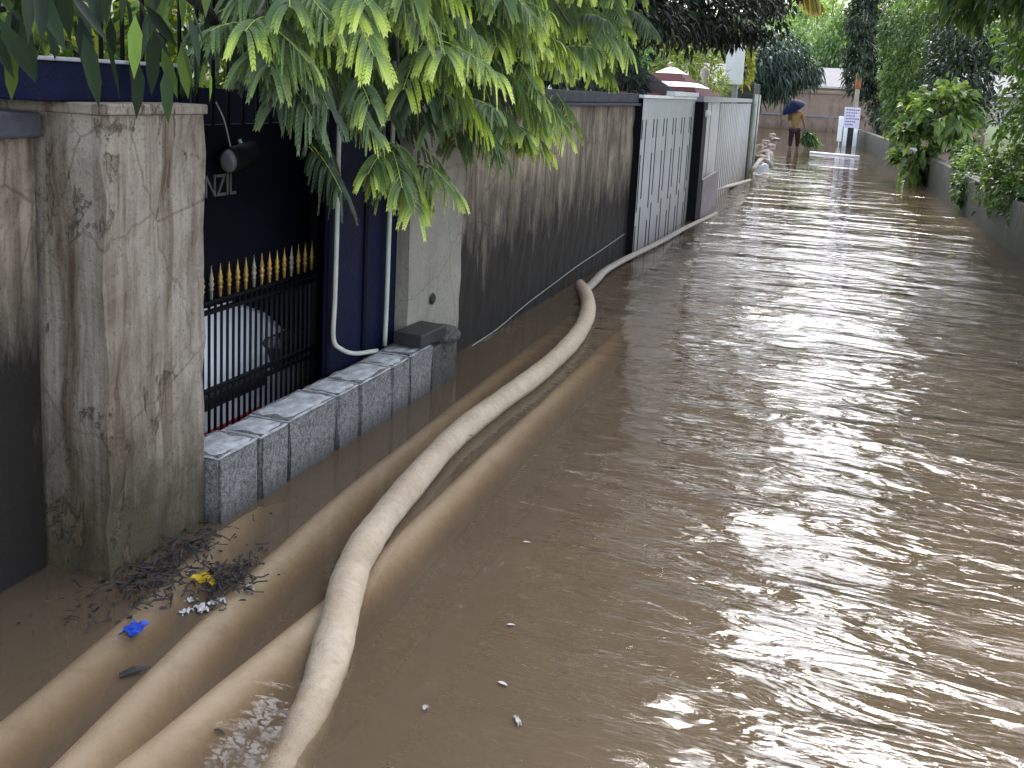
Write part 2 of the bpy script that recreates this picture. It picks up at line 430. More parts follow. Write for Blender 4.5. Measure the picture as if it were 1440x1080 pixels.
gl = N(nt, 'ShaderNodeBsdfGlossy'); gl.inputs['Roughness'].default_value = .008; L(nt, bp.outputs[0], gl.inputs['Normal'])
fr = N(nt, 'ShaderNodeFresnel'); fr.inputs[0].default_value = 1.42; L(nt, bp.outputs[0], fr.inputs['Normal'])
ms2 = N(nt, 'ShaderNodeMixShader'); L(nt, fr.outputs[0], ms2.inputs[0]); L(nt, ms.outputs[0], ms2.inputs[1]); L(nt, gl.outputs[0], ms2.inputs[2])
ab = N(nt, 'ShaderNodeVolumeAbsorption'); ab.inputs['Color'].default_value = (.70, .62, .48, 1); ab.inputs['Density'].default_value = 30
o = N(nt, 'ShaderNodeOutputMaterial'); L(nt, ms2.outputs[0], o.inputs['Surface']); L(nt, ab.outputs[0], o.inputs['Volume'])
MWATER = m
wb = MB().box((-45, -25, -.39), (45, 64, 0))
wb.build('flood_water', MWATER, kind='structure')
# bank rising behind the far wall
bk = MB()
prof = [(63, -.5), (66, .6), (75, 1.4), (110, 6), (180, 16), (300, 22)]
vs = []
for (yy, zz) in prof:
    for k in range(13):
        vs.append((-180 + 30 * k, yy, zz + (rng.uniform(-.5, .5) * min(1, (yy - 63) / 20))))
bk.add(vs, [(i * 13 + k, i * 13 + k + 1, (i + 1) * 13 + k + 1, (i + 1) * 13 + k) for i in range(5) for k in range(12)])
bk.build('hillside', M['hill'], kind='structure', smooth=True)

# ------------------------------------------------------------------ left side: near pillar and wall
WX = -2.28
p = empty('gate_pillar', (-2.37, 2.68, -.35), 'near gate pillar of flaking beige plaster with a navy cap and litter at its foot', 'pillar')
pl = MB()
# slightly uneven shaft
lo, hi = (-2.57, 2.42), (-2.17, 2.905)
def shaft(mb, lo, hi, z0, z1, nz=14, amp=.006, flare=0):
    bm = []
    ring = []
    for k in range(5): ring.append((lo[0] + (hi[0] - lo[0]) * k / 5, lo[1]))
    for k in range(5): ring.append((hi[0], lo[1] + (hi[1] - lo[1]) * k / 5))
    for k in range(5): ring.append((hi[0] - (hi[0] - lo[0]) * k / 5, hi[1]))
    for k in range(5): ring.append((lo[0], hi[1] - (hi[1] - lo[1]) * k / 5))
    n = len(ring); vs = []
    cx, cy = (lo[0] + hi[0]) / 2, (lo[1] + hi[1]) / 2
    for i in range(nz + 1):
        z = z0 + (z1 - z0) * i / nz
        for (x, y) in ring:
            vs.append((x + rng.normal() * amp + (x - cx) * flare * (1 - i / nz), y + rng.normal() * amp + (y - cy) * flare * (1 - i / nz), z))
    fs = [(i * n + k, i * n + (k + 1) % n, (i + 1) * n + (k + 1) % n, (i + 1) * n + k) for i in range(nz) for k in range(n)]
    fs += [tuple(range(n))[::-1], tuple(range(nz * n, nz * n + n))]
    mb.add(vs, fs)
shaft(pl, lo, hi, -.35, 1.50)
pl.box((-2.575, 2.412, 1.501), (-2.160, 2.914, 1.535), .006)
pl.build('shaft', M['pillar'], p)
cp = MB().box((-2.60, 2.30, 1.537), (-2.30, 2.93, 1.655), .004); c_ = cp.build('cap', M['navy'], p)
MB().box((-2.605, 2.29, 1.656), (-2.29, 2.94, 1.668), .003).build('cap_edge', M['trim'], c_)
wl = empty('boundary_wall', (-2.5, -1.0, -.35), 'stained plaster boundary wall running toward the camera before the near pillar', 'wall')
MB().box((-2.62, -5, -.35), (-2.42, 2.40, 1.42)).build('wall_face', M['wall'], wl)
MB().box((-2.66, -5, 1.422), (-2.38, 2.40, 1.50), .01).build('coping', M['cope'], wl)

# far pillar of the gateway + long wall
p = empty('gate_pillar', (-2.4, 5.15, -.35), 'far gate pillar of pale smooth plaster with a rusty hole above the black slab', 'pillar')
pl = MB(); shaft(pl, (-2.62, 4.77), (-2.255, 5.50), -.35, 1.62, 14, .003); pl.build('shaft', M['pillar2'], p)
MB().box((-2.66, 4.74, 1.622), (-2.22, 5.53, 1.69), .01).build('coping', M['cope'], p)
hp = at_x(608, 420, -2.25)
MB().lathe(hp, [(.03, 0), (.034, .004), (.022, .012), (.016, .003), (.002, .002)], 12, 'X').build('pipe_stub', M['twig'], p, smooth=True)

p = empty('boundary_wall', (-2.38, 7.8, -.35), 'long boundary wall streaked black by rain with dark coping between pillar and slotted gate', 'wall')
wmb = MB()
ny, nz = 60, 16; vs = []
Y0, Y1 = 5.507, 10.05
for i in range(ny + 1):
    for k in range(nz + 1):
        vs.append((WX + rng.normal() * .0035, Y0 + (Y1 - Y0) * i / ny, -.35 + 1.87 * k / nz))
wmb.add(vs, [(i * (nz + 1) + k, (i + 1) * (nz + 1) + k, (i + 1) * (nz + 1) + k + 1, i * (nz + 1) + k + 1) for i in range(ny) for k in range(nz)])
wmb.box((-2.48, Y0, -.35), (WX - .012, Y1, 1.52))
wmb.build('wall_face', M['wall'], p)
cmb = MB().box((-2.52, Y0, 1.522), (-2.225, Y1, 1.548), .004); cmb.box((-2.50, Y0, 1.549), (-2.25, Y1, 1.645), .012)
cmb.build('coping', M['cope'], p)
cb = spline([at_x(x, y, -2.262) for x, y in ((664, 486), (700, 462), (740, 428), (780, 398), (812, 374), (845, 352), (878, 329))], 4)
tag(MB().tube(cb, .0035, 6).build('cable', M['cable'], None, cb[0]), 'thin pale cable slanting along the foot of the long streaked wall', 'cable')

# ------------------------------------------------------------------ block barrier
nb = 7; yb = 2.91; xs0, xs1 = -2.305, -2.105
lens = [.26, .20, .40, .20, .33, .20, .28]
names = ['first', 'second', 'third', 'fourth', 'fifth', 'sixth', 'seventh']
for i, l in enumerate(lens):
    mb = MB(); bm = bmesh.new(); bmesh.ops.create_cube(bm, size=1)
    top = .258 + rng.normal() * .004
    for q in bm.verts: q.co = Vector((q.co.x * .2, q.co.y * (l - .008), q.co.z * (top + .3)))
    bmesh.ops.bevel(bm, geom=bm.edges[:], offset=.012, segments=2, affect='EDGES')
    bmesh.ops.subdivide_edges(bm, edges=bm.edges[:], cuts=3, use_grid_fill=True)
    for q in bm.verts: q.co += Vector(rng.normal(size=3) * .0028)
    c = Vector((-2.205 + rng.normal() * .004, yb + l / 2, (top - .3) / 2)); bm.verts.index_update()
    mb.add([q.co + c for q in bm.verts], [[q.index for q in f.verts] for f in bm.faces]); bm.free()
    bo = mb.build('concrete_block', M['block'], None, (c.x, c.y, -.3))
    mt = MB(); nn = 6; vs = []
    for a_ in range(nn + 1):
        for b_ in range(nn + 1):
            ed = a_ in (0, nn) or b_ in (0, nn)
            vs.append((c.x + (a_ / nn - .5) * .194 + rng.normal() * .002, c.y + (b_ / nn - .5) * (l - .006), top - .007 if ed else top + .005 + rng.normal() * .002))
    mt.add(vs, [(a_ * (nn + 1) + b_, (a_ + 1) * (nn + 1) + b_, (a_ + 1) * (nn + 1) + b_ + 1, a_ * (nn + 1) + b_ + 1) for a_ in range(nn) for b_ in range(nn)])
    mt.build('mortar_top', M['mortar'], bo)
    tag(bo,
        f'rough grey concrete block, {names[i]} from the near pillar in the row across the gateway', 'block', 'concrete blocks across the gateway')
    yb += l
mb = MB(); shaft(mb, (-2.25, yb + .01), (-2.10, yb + .33), -.3, .235, 5, .008)
tag(mb.build('concrete_block', M['wetblock'], None, (-2.17, yb + .17, -.3)), 'dark wet concrete block at the far end of the row under the black slab', 'block', 'concrete blocks across the gateway')
a = at_x(606, 452, -2.17)
mb = MB().box((-2.25, 4.60, .275), (-2.09, 4.93, .345), .006, 0, (R_(-1.5), R_(2)))
tag(mb.build('stone_slab', M['tile'], None, (-2.17, 4.76, .275)), 'small black stone slab lying on the blocks below the far pillar', 'slab')
mb = MB(); mb.lathe((-2.165, 5.0, .237), [(.12, 0), (.125, .03), (.10, .06), (.03, .075)], 14)
tag(mb.build('sand_bag', M['wetblock'], None, (-2.165, 5.0, .237), True), 'dark soggy bag slumped on the end block beside the far pillar', 'bag')

# ------------------------------------------------------------------ gate of the house
GX = -2.55
gt = empty('spear_gate', (GX, 3.6, -.3), 'black iron gate with gold spear tips and a dark name panel between the pillars', 'gate')
mbf = MB()
for z in (.69, .645, .30, .26): mbf.box((GX - .012, 2.75, z - .008), (GX + .012, 4.30, z + .008))
mbf.box((GX - .035, 4.325, -.3), (GX - .01, 4.76, 1.46))  # added black sheet closing the bright gap beside the navy panel
for y in (2.76, 4.30): mbf.box((GX - .022, y - .022, -.3), (GX + .022, y + .022, 1.46))
mbf.build('gate_frame', M['black'], gt)
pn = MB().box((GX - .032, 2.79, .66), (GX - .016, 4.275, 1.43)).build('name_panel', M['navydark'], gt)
y = 2.80
while y < 4.27:
    MB().tube([(GX, y, -.25), (GX, y, .69)], .0065, 6).build('bar', M['black'], gt, smooth=True); y += .043
y = 2.84; k = 0
while y < 4.28:
    zb = .735
    s_ = MB().lathe((GX, y, zb), [(.006, -.045), (.008, 0), (.012, .006), (.006, .012), (.010, .020), (.013, .030), (.007, .040), (.011, .050), (.007, .064), (.0035, .085), (.001, .110)], 8)
    s_.build('spear_tip', M['gold'] if k % 5 else M['silver'], gt, smooth=True)
    y += .062; k += 1
for y in np.arange(2.84, 4.25, .105):
    MB().tube([(GX, y, 1.43), (GX, y, 2.35)], .008, 6).build('upper_bar', M['black'], gt, smooth=True)
tx = bpy.data.curves.new('letters', 'FONT'); tx.body = 'ANZIL'; tx.size = .135; tx.extrude = .003; tx.space_character = .92
to = bpy.data.objects.new('letters', tx); COL.objects.link(to)
bpy.context.view_layer.update()
lm = bpy.data.meshes.new_from_object(to.evaluated_get(bpy.context.evaluated_depsgraph_get()))
bpy.data.objects.remove(to)
lo_ = bpy.data.objects.new('letters', lm); COL.objects.link(lo_); lm.materials.append(M['letter'])
for v in lm.vertices: v.co = Vector((v.co.z, v.co.x * .8, v.co.y))
lo_.parent = gt
q = at_x(284, 279, GX - .012)
lo_.location = Vector((GX - .012, q[1] - .055, q[2])) - gt.location
lo_['org'] = [0, 0, 0]
lpos = at_x(324, 226, -2.50)
lp = empty('wall_camera', lpos, 'dark cylindrical camera with a pale oval front hanging by a wire on the name panel', 'camera')
ca = unit(np.array([-.16, 1, .10]))
MB().tube([lpos - ca * .012, lpos, lpos + ca * .015, lpos + ca * .20, lpos + ca * .21], [.030, .040, .042, .042, .03], 18, True, 1.35).build('housing', M['black'], lp, smooth=True)
MB().tube([lpos - ca * .034, lpos - ca * .030, lpos - ca * .014], [.020, .032, .037], 18, True, 1.35).build('front_glass', M['lamp'], lp, smooth=True)
MB().tube([lpos + ca * .12 + [0, 0, .03], lpos + ca * .12 + [-.02, 0, .07]], .008, 8).build('bracket', M['trim'], lp)
MB().tube(spline([lpos + [0, 0, .06], lpos + [.0, -.015, .10], lpos + [-.01, -.03, .17], lpos + [-.05, -.03, .24]], 4), .003, 5).build('wire', M['cable'], lp)

# blue panel with pipes
pb = empty('metal_screen', (-2.34, 4.4, -.3), 'dark navy metal sheet panel standing behind two white pipes beside the far pillar', 'panel')
MB().box((-2.345, 4.03, -.3), (-2.328, 4.765, 1.62), .003).build('sheet', M['navy'], pb)
fm = MB()
for y in (4.045, 4.40): fm.box((-2.327, y - .015, -.3), (-2.318, y + .015, 1.62))
fm.build('panel_frame', M['navydark'], pb)
A = [at_x(x, y, -2.30) for x, y in ((476, 225), (474, 320), (471, 420), (469, 476))]
A2 = [at_x(480, 491, -2.285), at_x(500, 497, -2.262), at_x(530, 493, -2.252)]
pth = [A[0] + [0, 0, .5]] + A + A2
tag(MB().tube(spline(pth, 5), .011, 10).build('drain_pipe', M['pvc'], None, A[3], True), 'white plastic pipe on the navy panel that bends along the blocks at its foot', 'pipe', 'white pipes on the navy panel')
A = [at_x(x, y, -2.30) for x, y in ((551, 225), (547, 330), (544, 420), (541, 486))]
tag(MB().tube(spline([A[0] + [0, 0, .5]] + A, 5), .012, 10).build('drain_pipe', M['pvc'], None, A[3], True), 'straight white plastic pipe nearest the far pillar on the navy panel', 'pipe', 'white pipes on the navy panel')

# yard behind the gate: car, added dark walls, house
def car(x, y):
    r = empty('parked_car', (x, y, -.3), 'white car parked nose to the bars behind the spear gate', 'car')
    # side profile in (x back, z), lofted over the width with rounding
    prof = [(0, .22), (-.02, .5), (.05, .70), (.22, .82), (.85, .96), (1.0, .98), (1.6, 1.42), (2.6, 1.45), (3.3, 1.05), (3.45, .9), (3.5, .5), (3.45, .25)]
    mb = MB(); n = len(prof); vs = []
    st = [(-.80, .90), (-.78, .97), (-.66, 1.0), (-.3, 1.01), (0, 1.015), (.3, 1.01), (.66, 1.0), (.78, .97), (.80, .90)]
    for (w, s) in st:
        for (px, pz) in prof:
            ww = w * (1 - max(0, pz - .95) * .32)
            nose = .10 * (abs(w) / .8) ** 3 * (1 if px < 1 else 0)
            vs.append((x - px - nose, y + ww, -.25 + (pz - .2) * s))
    mb.add(vs, [(i * n + k, (i + 1) * n + k, (i + 1) * n + (k + 1) % n, i * n + (k + 1) % n) for i in range(len(st) - 1) for k in range(n)] + [tuple(range(n)), tuple(range((len(st) - 1) * n, len(st) * n))[::-1]])
    b = mb.build('body', M['carwhite'], r, smooth=True)
    MB().box((x - .02, y - .30, .12), (x + .022, y + .30, .20), .02).build('grille', M['tyre'], r)
    for s in (-1, 1):
        MB().box((x - .13, y + s * .60 - .17, .14), (x + .012, y + s * .60 + .12, .32), .05).build('headlight', M['glass'], r)
        for px in (.65, 2.8):
            w = MB(); w.tube([(x - px, y + s * .70, .0), (x - px, y + s * .86, .0)], .30, 20); wo = w.build('wheel', M['tyre'], r, smooth=False)
            MB().tube([(x - px, y + s * .855, .0), (x - px, y + s * .875, .0)], .19, 16).build('rim', M['trim'], wo)
    MB().add([(x - 1.02, y - .60, .565), (x - 1.02, y + .60, .565), (x - 1.56, y + .52, .965), (x - 1.56, y - .52, .965)], [(0, 1, 2, 3)]).build('windscreen', M['glass'], r)
    MB().box((x + .012, y - .24, -.06), (x + .03, y + .24, .03), .004).build('number_plate', M['red'], r)
car(-2.72, 3.82)
sw = MB().box((-7.2, 1.0, -.35), (-7.05, 9.0, 2.1)); tag(sw.build('added_dark_wall', M['navydark'], None, (-7.1, 5, -.35)), 'near black wall added for darkness behind the white car', 'wall')  # dark sheet put in to keep the yard behind the car black
sw = MB().box((-7.0, 4.95, -.35), (-2.66, 5.05, 1.55)); tag(sw.build('added_dark_wall', M['navydark'], None, (-4.8, 5, -.35)), 'near black side wall added to block the bright gap right of the white car', 'wall')  # added wall hiding the bright water beside the car
hs = empty('house', (-12, 4, -.35), 'cream house set back behind the trees on the left', 'house')
MB().box((-16, -3, -.35), (-8.5, 9.5, 3.0)).build('wall', M['housewall'], hs)
MB().box((-16.4, -3.4, 3.0), (-8.0, 9.9, 3.2), .02).build('roof', M['roofgrey'], hs)
for y in (-1, 2.5, 6.5): MB().box((-8.56, y, .9), (-8.47, y + 1.2, 2.2)).build('window', M['glass'], hs)

# ------------------------------------------------------------------ gates along the lane
G1 = -2.22
gt = empty('sheet_gate', (G1, 11.7, -.3), 'grey sheet metal gate cut with long staggered vertical slots', 'gate')
MB().box((G1 - .04, 10.07, -.3), (G1, 13.28, 1.60), .004).build('sheet', M['gatesheet'], gt)
tr_ = MB().box((G1 - .05, 10.07, 1.602), (G1 + .02, 13.28, 1.635), .004); tr_.box((G1 - .06, 11.6, 1.637), (G1 + .04, 13.28, 1.69), .004); tr_.build('top_rail', M['whitep'], gt)
for i in range(6):
    y = 10.16 + i * .56
    if y > 13.1: break
    d = .17 if i < 5 else .12
    for (yy, z0, z1) in ((y, .98 + .2, 1.38), (y, .42, 1.02), (y, -.3, .28), (y + d, .55, 1.38), (y + d, -.1, .46)):
        if yy < 13.24: MB().box((G1 - .03, yy - .016, z0), (G1 + .003, yy + .016, z1)).build('slot', M['black'], gt)
fm = MB().box((G1 - .12, 10.053, -.3), (G1 + .012, 10.069, 1.6)); fm.build('edge_filler', M['black'], gt)  # black strip deepened to shut off the bright gap beside the wall
ps = empty('gate_post', (-2.17, 13.45, -.3), 'black square gate post with a small white knob between the two grey gates', 'post')
MB().box((-2.30, 13.29, -.3), (-2.10, 13.62, 1.58), .012).build('post', M['black'], ps)
MB().lathe((-2.09, 13.48, 1.42), [(.02, -.05), (.05, -.04), (.06, 0), (.05, .04), (.02, .05)], 12).build('knob', M['whitep'], ps, smooth=True)
def lane(y):  # the wall line of the left side
    return np.interp(y, [13.6, 22, 27, 36, 45, 62], [-2.2, -2.5, -3.0, -4.0, -5.0, -6.8])
gt = empty('corrugated_gate', (-2.35, 17.5, -.3), 'pale grey corrugated gate with a flat wicket door beyond the black post', 'gate')
# wicket sheets
def skew_box(mb, y0, y1, z0, z1, d0=-.04, d1=0):
    a, b = lane(y0), lane(y1)
    mb.prism([(a + d0, y0, z0), (a + d1, y0, z0), (b + d1, y1, z0), (b + d0, y1, z0)], (0, 0, z1 - z0))
wk = MB(); skew_box(wk, 13.64, 14.85, -.3, 1.57); skew_box(wk, 14.93, 16.0, -.3, 1.57); wk.build('wicket_door', M['gatesheet2'], gt)
ln_ = MB(); skew_box(ln_, 14.85, 14.93, -.3, 1.5, -.05, -.015); ln_.build('door_gap', M['black'], gt)
cg = MB(); ys = np.arange(16.0, 22.0, .03); vs = []
for y in ys:
    for z in (-.3, 1.55): vs.append((lane(y) + .018 * (1 if ((y * 3.2) % 1) < .6 else -1), y, z))
cg.add(vs, [(2 * i, 2 * i + 2, 2 * i + 3, 2 * i + 1) for i in range(len(ys) - 1)]); cg.build('corrugated_sheet', M['gatesheet2'], gt)
tp = MB(); skew_box(tp, 13.64, 22.0, 1.575, 1.65, -.08, .035); tp.build('top_rail', M['trim'], gt)
bd = MB(); skew_box(bd, 13.75, 15.6, -.1, .52, .06, .10)
tag(bd.build('flood_board', M['purple'], None, (-2.15, 14.6, -.1)), 'purple grey board propped against the foot of the wicket door', 'board')
mp_ = MB().box((-2.78, 22.02, -.3), (-2.46, 23.3, 1.98), .02)
tag(mp_.build('boundary_post', M['mosspost'], None, (-2.6, 22.6, -.3)), 'tall black mossy pillar at the far end of the corrugated gate', 'post')
for i, (xx, y0, lab) in enumerate(((-2.36, 21.6, 'slim pale pipe post standing in the water just before the mossy pillar'), (-2.62, 24.6, 'slim pale pipe post just beyond the mossy pillar'))):
    tag(MB().tube([(xx, y0, -.3), (xx + .02, y0, 1.75)], .035, 8).build('pipe_post', M['pvc'], None, (xx, y0, -.3), True), lab, 'post')
fw = empty('boundary_wall', (-3.4, 30, -.35), 'low pale wall in the distance beyond the mossy pillar', 'wall')
w_ = MB(); skew_box(w_, 25.2, 34, -.35, 1.15, -.2, 0); w_.build('wall_face', M['pillar2'], fw)
c_ = MB(); skew_box(c_, 25.2, 34, 1.152, 1.22, -.24, .04); c_.build('coping', M['cope'], fw)
fw = empty('boundary_wall', (-4.9, 45, -.35), 'farthest left wall, mossy brown, ending near the cross wall', 'wall')
w_ = MB(); skew_box(w_, 34.05, 61, -.35, 1.5, -.2, 0); w_.build('wall_face', M['oldwall'], fw)
# gate roofs
def hip(name, cx, cy, z0, w, l, h, mats, label):
    r = empty(name, (cx, cy, z0), label, 'roof')
    tiers = mats; n = len(tiers); zz = z0
    for i, (mt, hh_) in enumerate(tiers):
        f0 = 1 - i / n * .92; f1 = 1 - (i + 1) / n * .92
        mb = MB()
        a = [(cx - w * f0, cy - l * f0, zz), (cx + w * f0, cy - l * f0, zz), (cx + w * f0, cy + l * f0, zz), (cx - w * f0, cy + l * f0, zz)]
        b = [(cx - w * f1, cy - l * f1, zz + hh_), (cx + w * f1, cy - l * f1, zz + hh_), (cx + w * f1, cy + l * f1, zz + hh_), (cx - w * f1, cy + l * f1, zz + hh_)]
        mb.add(a + b, [(3, 2, 1, 0), (4, 5, 6, 7), (0, 1, 5, 4), (1, 2, 6, 5), (2, 3, 7, 6), (3, 0, 4, 7)])
        mb.build('roof_tier', mt, r); zz += hh_ + .002
    for s in ((-.7, -.7), (.7, -.7), (.7, .7), (-.7, .7)):
        MB().box((cx + s[0] * w - .04, cy + s[1] * l - .04, -.3), (cx + s[0] * w + .04, cy + s[1] * l + .04, z0 - .003)).build('leg', M['trim'], r)
hip('gate_roof', -3.0, 12.2, 1.66, .62, .9, .4, [(M['darkroof'], .14), (M['darkroof'], .14), (M['darkroof'], .10)], 'dark pointed little roof behind the slotted gate')
hip('gate_roof', -2.95, 15.3, 1.62, .62, 1.0, .4, [(M['maroon'], .15), (M['whitep'], .07), (M['maroon'], .12), (M['whitep'], .09)], 'maroon and white striped little roof above the wicket door')
t_ = at_y(991, 104, 16.2)
MB_ = MB().lathe(t_ - np.array([0, 0, .12]), [(.03, -.30), (.03, 0), (.04, .03), (.06, .08), (.075, .14), (.05, .2), (.012, .23)], 12)
tag(MB_.build('finial_urn', M['cream'], None, t_ - np.array([0, 0, .12]), True), 'cream urn finial above the maroon and white roof', 'ornament')
# white board on a post
b0, b1 = at_y(1018, 118, 20), at_y(1042, 57, 20)
sb = empty('sign_board', (b0[0] + .16, 20.05, -.3), 'tall blank white board on a grey post behind the corrugated gate', 'sign')
MB().box((b0[0], 20.0, b0[2]), (b0[0] + .35, 20.04, b1[2]), .006).build('board', M['whitep'], sb)
MB().box((b0[0] + .16, 20.05, -.3), (b0[0] + .26, 20.13, b1[2] - .1), .004).build('post', M['trim'], sb)

# ------------------------------------------------------------------ far end
fw = empty('cross_wall', (-4, 62, -.35), 'brown plastered wall closing the far end of the flooded lane', 'wall')
MB().box((-16, 61.9, -.35), (6, 62.2, 2.15)).build('wall_face', M['farwall'], fw)
MB().box((-16, 61.8, 2.152), (6, 62.25, 2.32), .02).build('coping', M['farwall'], fw)
MB().box((-16, 61.84, .78), (6, 61.897, .90), .01).build('ledge', M['roofgrey'], fw)
for i, x in enumerate(np.arange(-15.5, 6, 2.6)):
    MB().box((x, 61.83, -.35), (x + .3, 61.895, .775), .01).build('pier', M['farwall'], fw)
sh = empty('shed', (-3, 72, 1), 'long low shed with a pale grey roof behind the brown cross wall', 'shed')
MB().box((-14, 70.5, 0), (8, 76, 2.9)).build('wall', M['housewall'], sh)
MB().prism([(-14.5, 69.8, 2.6), (8.5, 69.8, 2.6), (8.5, 74, 3.95), (-14.5, 74, 3.95)], (0, .15, .12)).build('roof', M['roofgrey'], sh)
MB().box((-14.5, 74.2, 3.6), (8.5, 77, 4.15)).build('ridge_wall', M['darkroof'], sh)
# notice board
Ys = 42.0
n0 = at_y(1183, 200, Ys); s = 1 / 33.0
nx = n0[0]
nb_ = empty('notice_board', (nx + .3, Ys, -.3), 'lilac and white notice board on two white legs in the water at the lane end', 'sign')
MB().box((nx, Ys - .03, .72), (nx + .60, Ys + .03, 1.52), .008).build('board', M['lilac'], nb_)
for k in range(6):
    zz = 1.42 - k * .115
    w_ = .46 - .08 * (k % 3)
    mbp = MB()
    xx = nx + .07
    while xx < nx + .07 + w_:
        l = rng.uniform(.03, .08); mbp.box((xx, Ys - .034, zz - .022), (xx + l, Ys - .0305, zz + .022)); xx += l + .02
    mbp.build('print_line', M['lilacdark'], nb_)
for x in (nx + .04, nx + .42): MB().box((x, Ys - .025, -.3), (x + .15, Ys + .025, .718), .006).build('leg', M['whitep'], nb_)
MB().box((nx + .2, Ys + .05, -.3), (nx + .41, Ys + .09, .74)).build('back_plate', M['mosspost'], nb_)
tag(MB().box((nx - .19, Ys + .2, .15), (nx - .01, Ys + .24, 1.15), .02).box((nx - .12, Ys + .21, -.3), (nx - .08, Ys + .23, .15)).build('white_panel', M['whitep'], None, (nx - .1, Ys + .2, -.3)), 'narrow white panel on a stake left of the notice board', 'panel')
po = empty('utility_pole', (nx + .38, 43.2, -.4), 'beige concrete utility pole with an orange band rising behind the notice board', 'pole')
MB().tube([(nx + .38, 43.2, -.4), (nx + .38, 43.2, 7.5)], [.10, .07], 12).build('shaft', M['concretepole'], po, smooth=True)
MB().tube([(nx + .38, 43.2, 2.25), (nx + .38, 43.2, 2.7)], .108, 12).build('band', M['orange'], po, smooth=True)
MB().box((nx - .4, 43.15, 6.9), (nx + 1.16, 43.25, 7.0)).build('cross_arm', M['concretepole'], po)
wp0, wp1 = at_z(1139, 215.5), at_z(1208, 221.5)
tag(MB().tube([wp0 + [0, 0, .02], wp1 + [0, 0, .02]], .045, 8).build('floating_pole', M['whitep'], None, (wp0 + wp1) / 2, True), 'long white pole floating across the water before the notice board', 'pole')

# ------------------------------------------------------------------ hoses
hp = [(335, 1240, -.05), (365, 1150, -.046), (393, 1095, -.042), (423, 1040, -.034), (452, 965, -.008), (474, 885, .035), (488, 825, .04), (503, 785, .045), (530, 742, .04), (580, 680, .035), (640, 614, .035), (700, 567, .035), (755, 527, .035), (797, 489, .035), (820, 458, .03), (827, 432, .02), (822, 412, .01), (812, 398, -.06)]
pts = [at_z(x, y, z) for (x, y, z) in hp]
sp = spline(pts, 8)
rr = [.059 + .0018 * math.sin(i * .55) + .0012 * math.sin(i * 1.7) for i in range(len(sp))]
tag(MB().tube(sp, rr, 20, True, .93).build('fire_hose', M['hose'], None, sp[40], True), 'thick pale canvas pump hose curving up the lane on top of the water', 'hose')
def subhose(pix, depth, lab, r=.086, ext=True):
    P = [at_z(x, y, -depth(i)) - np.array([0, 0, 0]) for i, (x, y) in enumerate(pix)]
    P = [np.array([q[0], q[1], -depth(i) - .004]) for i, q in enumerate(P)]
    spn = spline(P, 8)
    tag(MB().tube(spn, r, 20).build('sunken_hose', M['subhose'], None, spn[len(spn) // 2], True), lab, 'hose', 'hoses lying just under the muddy water')
subhose([(-80, 1290), (60, 1160), (190, 1022), (300, 908), (400, 805), (500, 712), (600, 628), (700, 545), (780, 480), (835, 436)], lambda i: [.094, .094, .092, .091, .092, .094, .096, .102, .122, .17][i], 'sunken tan hose showing through muddy water between the wall and the pale canvas hose')
subhose([(0, 1270), (130, 1165), (235, 1080), (340, 988), (432, 910), (524, 830), (626, 728), (715, 638), (793, 563), (858, 498), (905, 450)], lambda i: [.096, .096, .093, .091, .091, .094, .091, .092, .096, .118, .16][i], 'sunken tan hose passing beneath the pale canvas hose, the one nearest the open water')
subhose([(-330, 1330), (-130, 1180), (40, 1040), (180, 915), (255, 842), (320, 775), (372, 722), (440, 660), (520, 600)], lambda i: [.1, .1, .1, .098, .095, .1, .115, .13, .17][i], 'sunken hose lying close under the block row, partly covered by litter')
# pale flat hose along the gates
P = [at_z(822, 410, .0), at_z(838, 394, .05), at_z(852, 380, .04), at_z(884, 362, .035), at_z(925, 342, .035), at_z(965, 320, .02), np.array([-2.02, 13.6, .0]), np.array([-2.0, 14.6, -.02])]
spn = spline(P, 6)
tag(MB().tube(spn, .04, 12, True, .6).build('flat_hose', M['palehose'], None, spn[20], True), 'flat pale hose running along the water line below the slotted gate', 'hose')
P = [np.array([-2.0, 14.3, -.03]), at_y(985, 300, 15.0), at_y(993, 282, 15.6), at_y(1001, 268, 16.2), at_y(1014, 264, 17.5), at_y(1032, 260, 19.2), at_y(1050, 255, 20.6), np.array([-2.3, 21.6, -.05])]
spn = spline(P, 6)
tag(MB().tube(spn, .048, 12, True, .75).build('flat_hose', M['palehose'], None, spn[20], True), 'pale hose draped over the flood board and along the corrugated gate', 'hose')
# far hose couplings
c0 = at_z(1070, 238, .12)
hc = empty('hose_coupling', (c0[0], c0[1], 0), 'tangle of white hose ends and couplings on the water past the mossy pillar', 'hose end')
MB().tube(spline([at_z(1053, 243, .1), at_z(1060, 237, .2), at_y(1070, 225, c0[1]), at_y(1082, 229, c0[1]), at_y(1085, 236, c0[1])], 5), .05, 10).build('hose', M['palehose'], hc, smooth=True)
for (x, y) in ((1068, 239), (1076, 236)):
    q = at_y(x, y, c0[1] - .3)
    e = MB(); e.tube([q, q + [-.05, .35, 0]], .085, 12); eo = e.build('coupling', M['whitep'], hc, smooth=False)
MB().tube([at_y(1081, 229, c0[1] + .3), at_y(1080, 215, c0[1] + .3)], .03, 8).build('valve', M['whitep'], hc)
